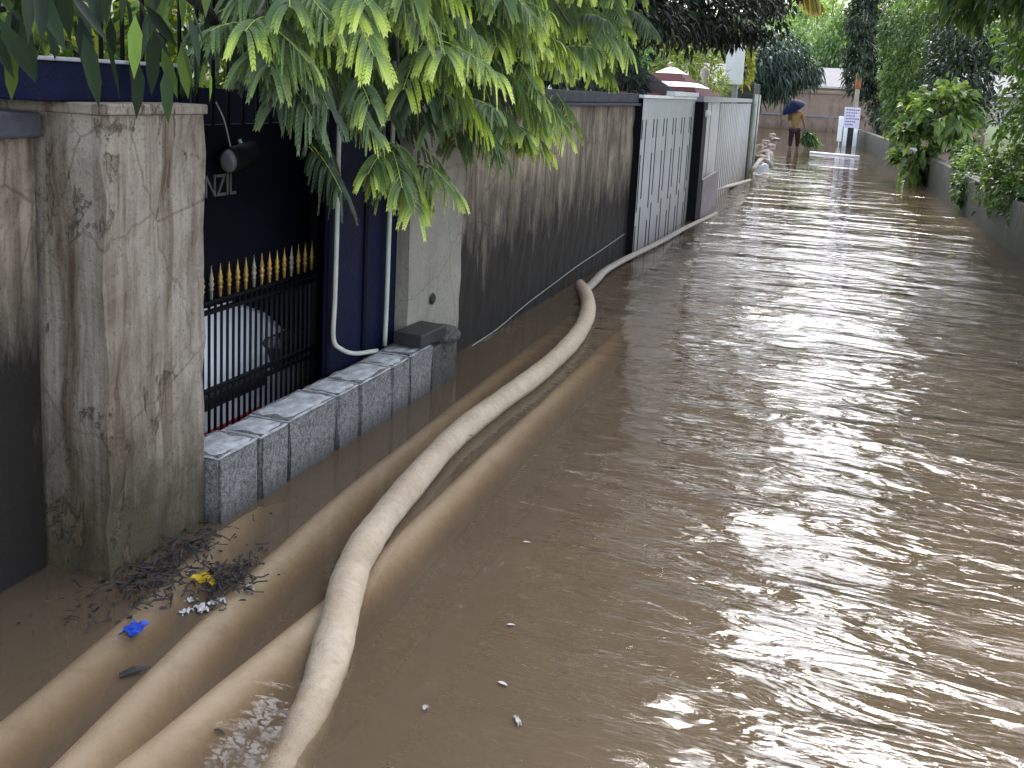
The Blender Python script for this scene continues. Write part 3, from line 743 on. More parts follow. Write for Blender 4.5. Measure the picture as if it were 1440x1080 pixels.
# rubble at the edge
rp = [(1070, 222, .22), (1078, 216, .28), (1069, 206, .2), (1084, 206, .24), (1077, 199, .2), (1092, 197, .25), (1086, 190, .22)]
labs = ['nearest', 'second', 'third', 'fourth', 'fifth', 'sixth', 'farthest']
for i, (x, y, r) in enumerate(rp):
    q = at_z(x, y); r *= .62; bm = bmesh.new(); bmesh.ops.create_icosphere(bm, subdivisions=2, radius=r)
    for v in bm.verts: v.co = Vector((v.co.x * 1.3, v.co.y * 1.6, v.co.z * .75)) * (1 + rng.normal() * .13)
    bm.verts.index_update(); mb = MB().add([v.co + Vector(q) for v in bm.verts], [[v.index for v in f.verts] for f in bm.faces]); bm.free()
    tag(mb.build('rubble_stone', M['rubble'], None, q), f'pinkish rubble stone at the wall foot, {labs[i]} of the heap past the mossy pillar', 'stone', 'rubble stones at the far wall foot')

# ------------------------------------------------------------------ litter and drift
def litter(cx, cy, n, rx, ry):
    mb = MB()
    for k in range(n):
        a = rng.uniform(0, 6.28); q = np.array([cx + rng.normal() * rx, cy + rng.normal() * ry, .004 + abs(rng.normal()) * .02])
        l = rng.uniform(.015, .07); d = np.array([math.cos(a), math.sin(a), rng.normal() * .35]) * l
        mb.tube([q, q + d * .5 + rng.normal(size=3) * .006, q + d], rng.uniform(.0012, .004), 4)
    P = np.stack([cx + rng.normal(size=n) * rx, cy + rng.normal(size=n) * ry, .004 + np.abs(rng.normal(size=n)) * .012], 1)
    V, F = leaves(P, rng.normal(size=(n, 3)) * [1, 1, .3], rng.normal(size=(n, 3)) * .4 + [0, 0, 1], rng.uniform(.015, .04, n), rng.uniform(.008, .02, n), .2, .1)
    mb.add(V, [tuple(f) for f in F]); return mb
q = at_z(228, 806)
tag(litter(q[0], q[1], 170, .09, .17).build('floating_litter', M['twig'], None, q), 'dark raft of twigs and dead leaves at the near pillar foot', 'litter', None, 'stuff')
q = at_z(322, 820)
tag(litter(q[0], q[1], 70, .05, .07).build('twig_clump', M['twig'], None, q), 'small dark clump of wet twigs caught beside the yellow wrapper', 'twigs', None, 'stuff')
sprig = [at_z(306, 826, .01), at_z(308, 806, .06), at_z(303, 794, .09)]
tag(MB().tube(sprig, [.005, .003, .001], 5).build('bent_twig', M['twig'], None, sprig[0]), 'bent black twig sticking up out of the litter', 'twig')
q = at_z(290, 818)
mb = MB(); n = 5
vs = [(q[0] + (i / n - .5) * .09, q[1] + (j / n - .5) * .05, .012 + .008 * math.sin(i * 2.1 + j)) for i in range(n + 1) for j in range(n + 1)]
fs = [(i * (n + 1) + j, (i + 1) * (n + 1) + j, (i + 1) * (n + 1) + j + 1, i * (n + 1) + j + 1) for i in range(n) for j in range(n)]
vs2 = [(a, b, c - .003) for a, b, c in vs]; mb.add(vs, fs); mb.add(vs2, [f[::-1] for f in fs])
tag(mb.build('yellow_wrapper', M['yellow'], None, q, True), 'crumpled yellow wrapper floating in the litter', 'wrapper')
q = at_z(188, 886)
def scrap(q, a, b, amp=.008):
    n = 6; ph = rng.uniform(0, 6, 3); th = rng.uniform(0, 3.1); vs = []
    for i in range(n + 1):
        for j in range(n + 1):
            u, v = (i / n - .5) * a * (1 + .25 * math.sin(j * 1.3 + ph[0])), (j / n - .5) * b * (1 + .25 * math.sin(i * 1.7 + ph[1]))
            vs.append((q[0] + u * math.cos(th) - v * math.sin(th), q[1] + u * math.sin(th) + v * math.cos(th), .008 + amp * math.sin(i * 1.9 + ph[2]) * math.cos(j * 1.4 + ph[0])))
    fs = [(i * (n + 1) + j, (i + 1) * (n + 1) + j, (i + 1) * (n + 1) + j + 1, i * (n + 1) + j + 1) for i in range(n) for j in range(n)]
    return MB().add(vs, fs).add([(x, y, z - .003) for x, y, z in vs], [f[::-1] for f in fs])
mb = scrap(q, .07, .05)
tag(mb.build('scrap_or_glint', M['blue'], None, q, True), 'bright blue plastic scrap floating near the pillar', 'plastic scrap')
a, b = at_z(168, 950, .01), at_z(212, 938, .012)
tag(MB().tube([a, (a + b) / 2 + [0, 0, .006], b], [.008, .011, .003], 7).build('floating_stick', M['twig'], None, a), 'short black stick floating above the sunken hose', 'stick')
for i, (x, y, l) in enumerate(((283, 858, .03), (270, 846, .025), (300, 850, .02), (262, 862, .022), (352, 828, .02), (312, 846, .018))):
    q = at_z(x, y); mb = scrap(q, l * 1.5, l, .006)
    tag(mb.build('paper_scrap', M['foam'], None, q, True), 'dirty white ' + ('paper scrap largest of those drifting by the litter', 'paper scrap left of the largest among the litter scraps', 'paper scrap right of the largest among the litter scraps', 'paper scrap nearest the camera among the litter scraps', 'paper scrap caught on the far side of the twig clump', 'paper scrap just under the twig clump')[i], 'paper scrap', 'paper scraps in the litter')
for (x, y, a_, b_, lab) in ((728, 1016, .034, .012, 'white sliver standing in for a glint at the bottom middle of the brown water'), (598, 998, .016, .012, 'small white sliver standing in for a glint right of where the thick hose sinks')):  # white slivers modelled in place of glints on the water
    q = at_z(x, y); tag(scrap(q, a_, b_, .005).build('scrap_or_glint', M['foam'], None, q, True), lab, 'plastic scrap')
dl = [(658, 612, 'small brown dead leaf lying on the pale canvas hose', .075, .03), (462, 896, None, 0, 0), (300, 1025, 'thin dark leaf floating over the sunken hose at the bottom', .004, .04), (735, 762, 'tiny pale leaf adrift in the middle of the brown water', .004, .03), (700, 958, 'short pale straw adrift near the bottom of the picture', .004, .035), (712, 878, 'small pale leaf adrift right of the hose bend', .004, .03)]
for (x, y, lab, z, l) in dl:
    if not lab: continue
    q = at_z(x, y, z)
    V, F = leaves(np.array([q]), np.array([[.8, rng.normal() * .5, .03]]), np.array([[.1, .1, 1.0]]), np.array([l]), np.array([l * .4]), .15, .05)
    mb = MB().add(V, [tuple(f) for f in F])
    tag(mb.build('fallen_leaf', M['twig'] if 'pale' not in lab or 'brown' in lab.split()[1:2] else M['foam'], None, q), lab, 'leaf')

# ------------------------------------------------------------------ person with umbrella
def skinned(name, joints, edges, mat, parent, sub=2):
    me = bpy.data.meshes.new(name)
    org = Vector(parent['org'])
    me.from_pydata([Vector(j[0]) for j in joints], edges, []); me.update()
    ob = bpy.data.objects.new(name, me); COL.objects.link(ob)
    md = ob.modifiers.new('skin', 'SKIN'); md.use_smooth_shade = True
    for i, v in enumerate(me.skin_vertices[0].data):
        r = joints[i][1]; v.radius = r if hasattr(r, '__len__') else (r, r); v.use_root = (i == 0)
    ss = ob.modifiers.new('sub', 'SUBSURF'); ss.levels = sub; ss.render_levels = sub
    bpy.context.view_layer.update()
    m2 = bpy.data.meshes.new_from_object(ob.evaluated_get(bpy.context.evaluated_depsgraph_get()))
    bpy.data.objects.remove(ob)
    m2.materials.clear(); m2.materials.append(mat)
    m2.polygons.foreach_set('use_smooth', [True] * len(m2.polygons))
    o = bpy.data.objects.new(name, m2); COL.objects.link(o); o.parent = parent; o['org'] = [0, 0, 0]
    return o
pq = at_z(1115, 209)
pr = empty('person', (pq[0], pq[1], -.2), 'person wading away with mustard shirt, dark trousers and a blue umbrella', 'person')
# local frame: x right, y away from camera, z up from feet (0 = ground)
J = [((0, 0, .92), .13), ((0, .01, 1.10), .125), ((0, .03, 1.30), .15), ((0, .04, 1.43), .11), ((0, .06, 1.50), .05), ((0, .08, 1.60), (.085, .095)), ((0, .085, 1.70), (.07, .08)),
     ((-.10, 0, .86), .095), ((-.11, .06, .48), .06), ((-.11, -.02, .10), .04), ((-.11, .08, .03), (.04, .03)),
     ((.10, 0, .86), .095), ((.12, .12, .49), .06), ((.13, .16, .10), .04), ((.13, .26, .03), (.04, .03)),
     ((-.19, .04, 1.42), .06), ((-.24, .12, 1.17), .045), ((-.07, .26, 1.30), .035), ((-.03, .28, 1.35), .03),
     ((.19, .04, 1.42), .06), ((.27, .04, 1.15), .045), ((.34, .12, .94), .035), ((.36, .13, .88), .03)]
E_ = [(0, 1), (1, 2), (2, 3), (3, 4), (4, 5), (5, 6), (0, 7), (7, 8), (8, 9), (9, 10), (0, 11), (11, 12), (12, 13), (13, 14), (3, 15), (15, 16), (16, 17), (17, 18), (3, 19), (19, 20), (20, 21), (21, 22)]
hands = []
b0 = len(J)
for (w, hx, d) in ((18, (-.03, .28, 1.35), (.5, .3, .9)), (22, (.36, .13, .88), (.1, .2, -1))):
    d = Vector(d).normalized(); s = d.cross(Vector((0, 1, 0))).normalized()
    for k in range(5):
        off = s * (k - 2) * .016; base = Vector(hx) + d * .05 + off
        i = len(J); ll = [.05, .075, .082, .075, .06][k]
        J.append((tuple(base), .010)); J.append((tuple(base + d * ll * .5 + Vector((0, .012, 0))), .009)); J.append((tuple(base + d * ll * .8 + Vector((0, .035, 0))), .008))
        E_ += [(w, i), (i, i + 1), (i + 1, i + 2)]
skinned('body', J, E_, M['skin'], pr)
fc = MB()
T_ = [((0, 0, .80), .17), ((0, .01, 1.10), .15), ((0, .03, 1.30), .17), ((0, .04, 1.42), .125), ((-.19, .04, 1.42), .08), ((-.235, .10, 1.22), .065), ((.19, .04, 1.42), .08), ((.26, .04, 1.20), .065)]
skinned('shirt', T_, [(0, 1), (1, 2), (2, 3), (3, 4), (4, 5), (3, 6), (6, 7)], M['shirt'], pr)
T_ = [((0, 0, .93), .145), ((-.10, 0, .84), .11), ((-.11, .06, .48), .085), ((-.11, 0, .26), .07), ((.10, 0, .84), .11), ((.12, .12, .49), .085), ((.13, .15, .26), .07)]
skinned('trousers', T_, [(0, 1), (1, 2), (2, 3), (0, 4), (4, 5), (5, 6)], M['trouser'], pr)
hr = [((0, .055, 1.64), (.085, .095)), ((0, .06, 1.71), (.085, .09)), ((0, .09, 1.76), (.05, .05))]
skinned('hair', hr, [(0, 1), (1, 2)], M['hair'], pr)
org = np.array(pr['org'])
ub = np.array([-.02, .29, 1.40]) + org
tip = at_y(1123, 143, pq[1]); 
um = empty('umbrella', ub, 'open dark blue umbrella tilted over the wading person', 'umbrella')
ax = unit(np.array([-.45, -.30, .83])); top = ub + ax * .55
u1 = unit(np.cross(ax, [0, 0, 1.0])); u2 = np.cross(ax, u1)
mb = MB(); nr_, ns = 7, 32; vs = []
for i in range(nr_ + 1):
    t = i / nr_
    for k in range(ns):
        a = 2 * math.pi * k / ns; sc = 1 - .05 * (1 - abs(math.cos(a * 4))) * t
        vs.append(top - ax * (.33 * t * t) + (u1 * math.cos(a) + u2 * math.sin(a)) * .45 * t * sc)
mb.add(vs, [(i * ns + k, i * ns + (k + 1) % ns, (i + 1) * ns + (k + 1) % ns, (i + 1) * ns + k) for i in range(nr_) for k in range(ns)])
mb.build('canopy', M['umbrella'], um, smooth=True)
MB().tube([ub - ax * .1, top + ax * .06], .008, 8).build('shaft', M['trim'], um)
for k in range(8):
    a = 2 * math.pi * k / 8
    MB().tube([top - ax * (.33 * t * t) - ax * .008 + (u1 * math.cos(a) + u2 * math.sin(a)) * .45 * t for t in (0, .35, .7, .98)], .004, 5).build('rib', M['trim'], um)
MB().tube([ub - ax * .1, ub - ax * .16, ub - ax * .18 + u1 * .03, ub - ax * .15 + u1 * .05], .012, 8).build('handle', M['tyre'], um)
# green fodder bundle
LM = {}
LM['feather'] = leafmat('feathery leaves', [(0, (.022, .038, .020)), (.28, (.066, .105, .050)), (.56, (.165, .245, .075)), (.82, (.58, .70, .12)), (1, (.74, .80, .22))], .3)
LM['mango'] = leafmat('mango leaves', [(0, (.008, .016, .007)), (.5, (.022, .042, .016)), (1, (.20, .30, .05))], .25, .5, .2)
LM['dark'] = leafmat('dark glossy leaves', [(0, (.006, .010, .007)), (.5, (.016, .028, .014)), (1, (.05, .08, .03))], .15, .35)  # near-black tones carry the backlit look of the canopy
LM['blue'] = leafmat('blue green leaves', [(0, (.02, .04, .03)), (.5, (.045, .085, .06)), (1, (.12, .18, .11))], .2)
LM['lime'] = leafmat('lime leaves', [(0, (.05, .10, .015)), (.5, (.18, .27, .03)), (1, (.50, .42, .06))], .35)
LM['mid'] = leafmat('mid green leaves', [(0, (.03, .06, .018)), (.5, (.085, .15, .042)), (1, (.27, .36, .10))], .4)
LM['far'] = leafmat('haze tinted far leaves', [(0, (.13, .20, .09)), (.5, (.30, .42, .20)), (1, (.50, .62, .34))], .5)  # leaf colours lightened and greyed to stand in for distance haze
LM['palm'] = leafmat('yellow palm leaves', [(0, (.14, .13, .02)), (.5, (.42, .32, .05)), (1, (.60, .50, .14))], .3)
LM['palmgreen'] = leafmat('green palm leaves', [(0, (.03, .06, .015)), (.5, (.07, .13, .03)), (1, (.2, .26, .06))], .3)
hb = np.array([.36, .15, .90]) + org
n = 420
end = np.stack([hb[0] + .12 + rng.uniform(-.28, .52, n), hb[1] + rng.uniform(-.3, .3, n), np.full(n, 0.02) + rng.uniform(0, .25, n)], 1)
t = rng.uniform(.05, .75, n)[:, None]; st = hb + (end - hb) * t
V, F = leaves(st, (end - hb) + rng.normal(size=(n, 3)) * .25, rng.normal(size=(n, 3)) + [0, -1, .5], rng.uniform(.15, .32, n), rng.uniform(.03, .06, n), .2, .15)
fb = npmesh('fodder_bundle', V, F, LM['mid'], None, hb, np.repeat(np.clip(rng.normal(.4, .25, n), 0, 1), 8))
tag(fb, 'green bundle of cut branches hanging from the wading person\'s hand into the water', 'branches')

# ------------------------------------------------------------------ feathery tree over the wall
def bipinnate(pos, d, length, young, out):
    d = unit(np.array(d, float)); side = unit(np.cross(d, [0, 0, 1.0])); g = np.array([0, 0, -1.0])
    npn = int(length / .021)
    rac = lambda t: pos + d * length * t + g * length * (.28 * t * t)
    V, F, T = out
    def quad(a, b, c, e, ta, tb):
        i = len(V); V.extend((a, b, c, e)); F.append((i, i + 1, i + 2, i + 3)); T.extend((ta, ta, tb, tb))
    pr_ = rac(0)
    for i in range(1, 7):
        q = rac(i / 6); w = side * .0022; quad(pr_ - w, pr_ + w, q + w, q - w, .75, .8)
        w2 = np.array([0, 0, .0022]); quad(pr_ - w2, pr_ + w2, q + w2, q - w2, .75, .8); pr_ = q
    for i in range(npn):
        t = .12 + .88 * (i + .5) / npn
        for sgn in (-1, 1):
            b = rac(t); Lp = .185 * (1 - .55 * abs(t - .45) ** 1.2) * rng.uniform(.8, 1.15) * (length / .34) ** .5
            h = unit(side * sgn * rng.uniform(.75, 1.0) + d * (.25 + .7 * t) + rng.normal(size=3) * .09)
            ns_ = 11; s = np.linspace(0, 1, ns_ + 1)[:, None]
            dr = rng.uniform(.75, 1.25)
            ax_ = b + h * Lp * (s * .80 - .18 * s * s) + g * Lp * dr * (.15 * s + .62 * s ** 1.9)
            tg = unit(np.gradient(ax_, axis=0)); 
            nv = unit(np.cross(tg, side * sgn + d * .3 + rng.normal(size=3) * .25)); sd = unit(np.cross(tg, nv))
            wl_ = .0095 * np.sin(np.pi * np.clip(.12 + .80 * s, 0, 1)) ** .6 * rng.uniform(.85, 1.15)
            if young > .5: wl_ = wl_ * (.75 + .55 * s)
            yt = np.clip(.05 + .16 * min(1, young * 3) + young * (.35 + .6 * t) * (.25 + .75 * s[:, 0] ** 1.3) + rng.normal() * .06, 0, 1)
            for j in range(ns_):
                a0 = ax_[j]; a1 = ax_[j] + (ax_[j + 1] - ax_[j]) * .86; f_ = tg[j] * Lp / ns_ * .9
                for s2 in (-1, 1):
                    e = sd[j] * wl_[j] * s2 + f_ + nv[j] * wl_[j] * .25
                    i0 = len(V); V.extend((a0, a1, a1 + e, a0 + e)); F.append((i0, i0 + 1, i0 + 2, i0 + 3)); T.extend((yt[j], yt[j], yt[j] + .08, yt[j] + .08))
ft = empty('feathery_tree', (-3.9, 5.6, -.35), 'feathery tree with lime young tips drooping over the gateway and the streaked wall', 'tree')
out = ([], [], [])
br = MB()
limb(br, (-3.9, 5.6, -.35), (-3.75, 5.5, 1.9), .11, .085, .03); limb(br, (-3.75, 5.5, 1.9), (-3.0, 5.2, 3.0), .085, .05, .05)
br.build('trunk', M['bark2'], ft, smooth=True)
# (pixel x, pixel y, plane x, leaves, young, length)
CL = [(858, 50, -1.85, 5, .95, .26), (815, 62, -1.9, 5, .85, .27), (772, 70, -1.95, 5, .7, .28), (742, 150, -1.9, 4, 1.0, .22), (487, -10, -1.85, 5, .95, .30), (470, 25, -1.9, 4, .9, .28), (552, -20, -1.9, 6, .95, .28), (520, -60, -1.9, 5, .7, .3), (604, 62, -1.85, 7, 1.0, .32), (640, 20, -1.95, 5, .5, .36), (655, 60, -1.95, 4, .45, .38), (640, 120, -1.95, 5, .45, .34),
      (690, 5, -1.9, 7, 1.0, .30), (725, 35, -1.9, 6, 1.0, .30), (650, -30, -2.0, 6, .5, .36), (720, -40, -2.0, 5, .6, .34), (715, 95, -1.95, 5, .9, .28), (745, 100, -1.95, 5, .8, .28), (765, 140, -1.9, 4, .9, .26), (712, 178, -1.95, 7, 1.0, .24), (700, 150, -2.0, 4, .7, .24),
      (828, 25, -1.9, 7, .95, .30), (800, -20, -2.0, 6, .7, .34), (850, -10, -2.0, 5, .7, .3), (478, 140, -2.0, 5, .65, .24), (540, 205, -2.05, 6, .85, .26), (588, 215, -2.05, 5, .95, .22), (370, 15, -2.0, 4, .75, .28), (400, -10, -2.0, 4, .6, .28), (388, 60, -2.1, 4, .3, .28), (425, 75, -2.1, 4, .3, .26), (432, 205, -2.2, 3, .1, .24),
      (400, 60, -2.1, 4, .3, .3), (560, 110, -2.05, 4, .12, .34), (590, -60, -2.0, 6, .5, .34), (620, 150, -2.05, 4, .4, .30)]
brn = MB(); forks = [np.array([-3.0, 5.2, 3.0])]
hub = np.array([-2.6, 5.0, 2.75])
for (x, y, X, n_, yg, ln) in CL:
    q = at_x(x, y, X)
    for k in range(n_ - (n_ > 4)):
        a = rng.uniform(-1.9, 1.9); dd = np.array([math.cos(a) * .9, math.sin(a), rng.uniform(-.75, .25)])
        bipinnate(q + rng.normal(size=3) * .035, dd, ln * rng.uniform(.7, 1.1), np.clip(yg * rng.uniform(.6, 1.15), 0, 1), out)
    mid = (q + hub) / 2 + np.array([0, 0, .25]); brn.tube(spline([hub, mid, q + [0, 0, .03], q], 4), [.012] * 4 + [.009] * 4 + [.006] * 4 + [.004], 6)
# fill behind with shade put into its darker tint, and leaves above
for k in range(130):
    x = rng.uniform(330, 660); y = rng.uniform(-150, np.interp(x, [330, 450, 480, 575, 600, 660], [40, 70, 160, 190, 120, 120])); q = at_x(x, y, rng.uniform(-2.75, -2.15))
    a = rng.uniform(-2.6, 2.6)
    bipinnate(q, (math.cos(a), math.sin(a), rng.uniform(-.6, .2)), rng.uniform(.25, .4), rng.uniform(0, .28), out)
for k in range(110):
    q = np.array([rng.uniform(-3.4, -1.75), rng.uniform(3.6, 8.6), rng.uniform(2.15, 3.4)])
    a = rng.uniform(-3, 3)
    bipinnate(q, (math.cos(a), math.sin(a), rng.uniform(-.5, .3)), rng.uniform(.28, .42), rng.uniform(.1, .7), out)
crown('upper_crown', [((-2.6, 5.5, 4.3), (1.5, 1.6, .8), 2600), ((-2.2, 7.5, 4.2), (1.4, 1.7, .7), 2600), ((-1.7, 6.5, 5.3), (1.2, 1.6, .9), 2400), ((-1.8, 9.0, 5.0), (1.2, 1.6, .9), 2400), ((-2.9, 8.5, 5.6), (1.6, 1.8, 1.1), 2200), ((-2.8, 4.0, 5.2), (1.5, 1.6, 1.0), 2200), ((-1.9, 11.0, 5.6), (1.1, 1.6, 1.0), 2200), ((-2.2, 6.0, 7.0), (1.5, 2.0, 1.0), 1800)], LM['feather'], ft, ln=(.10, .2), ar=.3, base_t=.3, spread=.2, shell=.2)
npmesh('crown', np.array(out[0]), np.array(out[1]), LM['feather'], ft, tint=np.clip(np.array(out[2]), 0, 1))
limb(brn, (-3.0, 5.2, 3.0), hub, .05, .012, .02)
brn.build('branch', M['bark2'], ft, smooth=True)

# big-leaved tree at the top left
bt = empty('broadleaf_tree', (-3.3, 1.3, -.35), 'dark tree with long hanging pointed leaves above the near pillar', 'tree')
tb = MB(); limb(tb, (-3.3, 1.3, -.35), (-3.1, 1.6, 2.4), .10, .07, .02); tb.build('trunk', M['bark'], bt, smooth=True)
tb = MB(); e1 = at_x(258, -12, -2.30); e2 = at_x(347, 98, -2.42)
tb.tube(spline([(-3.1, 1.6, 2.4), (-2.7, 2.3, 2.35), e1, (e1 + e2) / 2 + [0, 0, .015], e2], 5), [.05] * 6 + [.022] * 5 + [.02] * 5 + [.016] * 5, 8)
tb.build('branch', M['bark'], bt, smooth=True)
tb = MB()
P, D, LN, T = [], [], [], []
for k in range(95):
    x = rng.uniform(-30, 300); y = rng.uniform(-130, 70) - max(0, (x - 250)) * .5; X = rng.uniform(-2.35, -1.7)
    q = at_x(x, y, X); P.append(q); D.append([rng.normal() * .25, rng.normal() * .25, -1]); LN.append(rng.uniform(.11, .18)); T.append(np.clip(rng.normal(.35, .22), 0, 1))
for (x, y, X, l, tn) in ((195, 85, -1.9, .16, .25), (233, 95, -1.9, .16, .55), (190, 20, -1.85, .17, 1.0), (255, 60, -1.95, .17, .7), (278, 55, -2.0, .17, .4), (294, 95, -2.0, .11, .9), (215, 40, -1.9, .19, .3), (265, 20, -1.95, .16, .5)):
    P.append(at_x(x, y, X)); D.append([rng.normal() * .1, rng.normal() * .1, -1]); LN.append(l); T.append(tn)
P = np.array(P); n = len(P)
V, F = leaves(P, np.array(D), unit(np.stack([np.full(n, 1.0), rng.normal(size=n) * .9 - .4, rng.normal(size=n) * .2], 1)), np.array(LN), np.array(LN) * .22, .18, .0)
npmesh('crown', V, F, LM['mango'], bt, tint=np.repeat(np.array(T), 8))

def tree(name, base, top, label, clumps, mat, group=None, bark='bark', r=.14, cat='tree', limbs=4, **kw):
    t_ = empty(name, base, label, cat, group)
    mb = MB(); limb(mb, base, top, r, r * .6, .06)
    mb.build('trunk', M[bark], t_, smooth=True)
    for c in sorted(clumps, key=lambda q: -q[2])[:limbs]:
        lb = MB(); limb(lb, top, c[0], r * .5, r * .12, .08); lb.build('limb', M[bark], t_, smooth=True)
    crown('crown', clumps, mat, t_, **kw)
    return t_
def shrub(name, base, label, clumps, mat, group=None, **kw):
    t_ = empty(name, base, label, 'shrub', group)
    mb = MB()
    for c in clumps[:4]: limb(mb, base, c[0], .03, .01, .05)
    mb.build('stem', M['bark'], t_, smooth=True); crown('foliage', clumps, mat, t_, **kw)
    return t_
# plants in the yard seen over the gate
shrub('garden_shrub', (-4.3, 4.6, -.3), 'bright lime shrub glowing behind the upper bars of the spear gate', [((-4.2, 5.4, 1.75), .45, 500), ((-4.4, 4.6, 1.5), .5, 400), ((-4.0, 6.3, 1.6), .5, 400)], LM['lime'], ln=(.10, .18), ar=.35, base_t=.45)
shrub('garden_shrub', (-5.0, 5.4, -.3), 'dull green tall shrub behind the lime shrub in the yard', [((-5.2, 6, 2.4), .8, 900), ((-5.4, 4.8, 2.2), .8, 800), ((-5, 7.5, 2.2), .8, 800), ((-5.6, 6, 3.4), .9, 900), ((-4.9, 3.6, 2.5), .7, 600)], LM['mid'], ln=(.10, .18), ar=.35, base_t=.35)
# dark overhanging tree
dk = [((-2.9, 9.4, 2.35), (.7, 1.0, .55), 1500), ((-3.4, 8.6, 2.2), (.8, 1.0, .6), 1200), ((-2.7, 11.0, 2.7), (.8, 1.1, .6), 1700), ((-2.4, 12.6, 2.75), (.8, 1.1, .5), 1700), ((-2.0, 14.0, 2.75), (.75, 1.2, .42), 1700), ((-1.9, 14.2, 3.3), (.9, 1.4, .5), 1500), ((-2.7, 10, 3.6), (1.2, 1.6, .8), 2000), ((-2.6, 13, 3.9), (1.3, 1.8, .8), 2000), ((-3.6, 11.5, 3.2), (1.0, 1.6, .9), 1600), ((-3.8, 9, 3.4), (1, 1.4, 1), 1500), ((-3.4, 10.5, 2.2), (.5, 1.2, .5), 1100), ((-2.3, 11.5, 4.7), (1.4, 1.8, .8), 1700), ((-1.75, 16.0, 3.3), (.5, 1.2, .4), 900), ((-1.8, 15, 4.7), (1.0, 1.6, .9), 1700), ((-1.9, 16, 6.1), (1.1, 1.7, 1.0), 1600), ((-2.0, 13, 6.2), (1.1, 1.7, 1.0), 1600), ((-1.9, 19, 5.2), (1.0, 2, 1.0), 1600), ((-2.1, 20, 7.0), (1.1, 2, 1.1), 1500), ((-2.2, 18, 8.2), (1.2, 2, 1.1), 1300)]
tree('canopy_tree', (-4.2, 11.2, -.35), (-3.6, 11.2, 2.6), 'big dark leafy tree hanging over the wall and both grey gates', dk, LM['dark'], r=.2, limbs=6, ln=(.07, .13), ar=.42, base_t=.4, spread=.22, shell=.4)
shrub('garden_shrub', (-3.0, 10.8, -.3), 'bushy blue green shrub rising behind the streaked wall and slotted gate', [((-2.75, 10.0, 1.85), (.28, .7, .35), 1300), ((-2.75, 11.2, 1.85), (.28, .6, .35), 1200), ((-2.9, 11.0, 2.25), (.4, .9, .35), 1200)], LM['blue'], ln=(.04, .075), ar=.3, base_t=.45, spread=.28)
# lime garden plants
shrub('garden_shrub', (-3.5, 17.5, -.3), 'lime yellow garden plants glowing above the maroon roof', [((-3.2, 17.0, 2.25), (.4, .8, .45), 700), ((-3.1, 18.5, 2.2), (.4, .8, .4), 700), ((-3.6, 17.5, 2.9), (.5, .9, .45), 600), ((-2.9, 19.0, 1.85), (.3, .7, .3), 500)], LM['lime'], ln=(.10, .24), ar=.16, base_t=.5, spread=.28, down=-.2)
shrub('garden_shrub', (-2.6, 21.2, -.3), 'yellow flowering climber beside the blank white board', [((-2.62, 21.3, 2.9), (.22, .3, .35), 500), ((-2.6, 21.3, 2.3), (.16, .3, .4), 400)], LM['lime'], ln=(.06, .11), ar=.45, base_t=.75, spread=.2)
# palm with a dead frond
pm = empty('palm_tree', (-3.6, 25, -.35), 'palm tree with one hanging yellow frond over the lane', 'palm')
mb = MB(); limb(mb, (-3.6, 25, -.35), (-3.0, 25, 5.0), .16, .11, .03); mb.build('trunk', M['bark2'], pm, smooth=True)
def frond(parent, base, d, length, mat, droop, lw, n=60, ll=.5):
    d = unit(np.array(d, float)); g_ = np.array([0, 0, -1.0]); side = unit(np.cross(d, [0, 0, 1.0]))
    t = np.linspace(.12, 1, n)[:, None]; ax_ = base + d * length * t + g_ * length * droop * t * t
    tg = unit(np.gradient(ax_, axis=0)); P, D = [], []
    for s in (-1, 1):
        P.append(ax_); D.append(side * s * .55 + tg * .6 + g_ * .85 + rng.normal(size=(n, 3)) * .06)
    P = np.concatenate(P); D = np.concatenate(D); l = ll * np.concatenate([np.sin(np.pi * (t[:, 0] * .8 + .15))] * 2)
    V, F = leaves(P, D, rng.normal(size=(len(P), 3)) * .3 + [0, 0, 1], l, np.full(len(P), lw), .2, .25)
    npmesh('frond', V, F, mat, parent, tint=np.repeat(np.clip(rng.normal(.45, .2, len(P)), 0, 1), 8))
    mb = MB().tube([base + d * length * q + g_ * length * droop * q * q for q in np.linspace(0, 1, 9)], list(np.linspace(.03, .006, 9)), 6); mb.build('frond_stalk', M['bark2'], parent, smooth=True)
tp_ = np.array([-3.0, 25, 5.0])
yf = at_y(1108, -30, 25)
frond(pm, yf + np.array([-.35, 0, .35]), (.75, .0, -.25), 1.3, LM['palm'], .45, .05, 80, .75)
for k in range(11):
    a = k * 2 * math.pi / 11 + .2; frond(pm, tp_, (math.cos(a), math.sin(a), .55), rng.uniform(1.6, 2.2), LM['palmgreen'], .55, .05, 50, .5)
# blue grey small tree by the left edge
tree('weeping_tree', (-2.95, 27.5, -.35), (-2.95, 27.6, 1.6), 'small blue green tree with narrow drooping leaves beyond the corrugated gate', [((-2.9, 27.5, 2.5), (.75, .9, .75), 2400), ((-2.5, 28, 2.3), (.6, .9, .6), 1500), ((-2.0, 28.5, 2.45), (.55, .8, .45), 1200), ((-3.2, 27, 1.9), (.5, .8, .6), 1000), ((-2.6, 28, 3.0), (.8, 1, .5), 1300)], LM['blue'], bark='bark', r=.07, ln=(.14, .26), ar=.18, droop=.5, down=.9, base_t=.42, spread=.25)
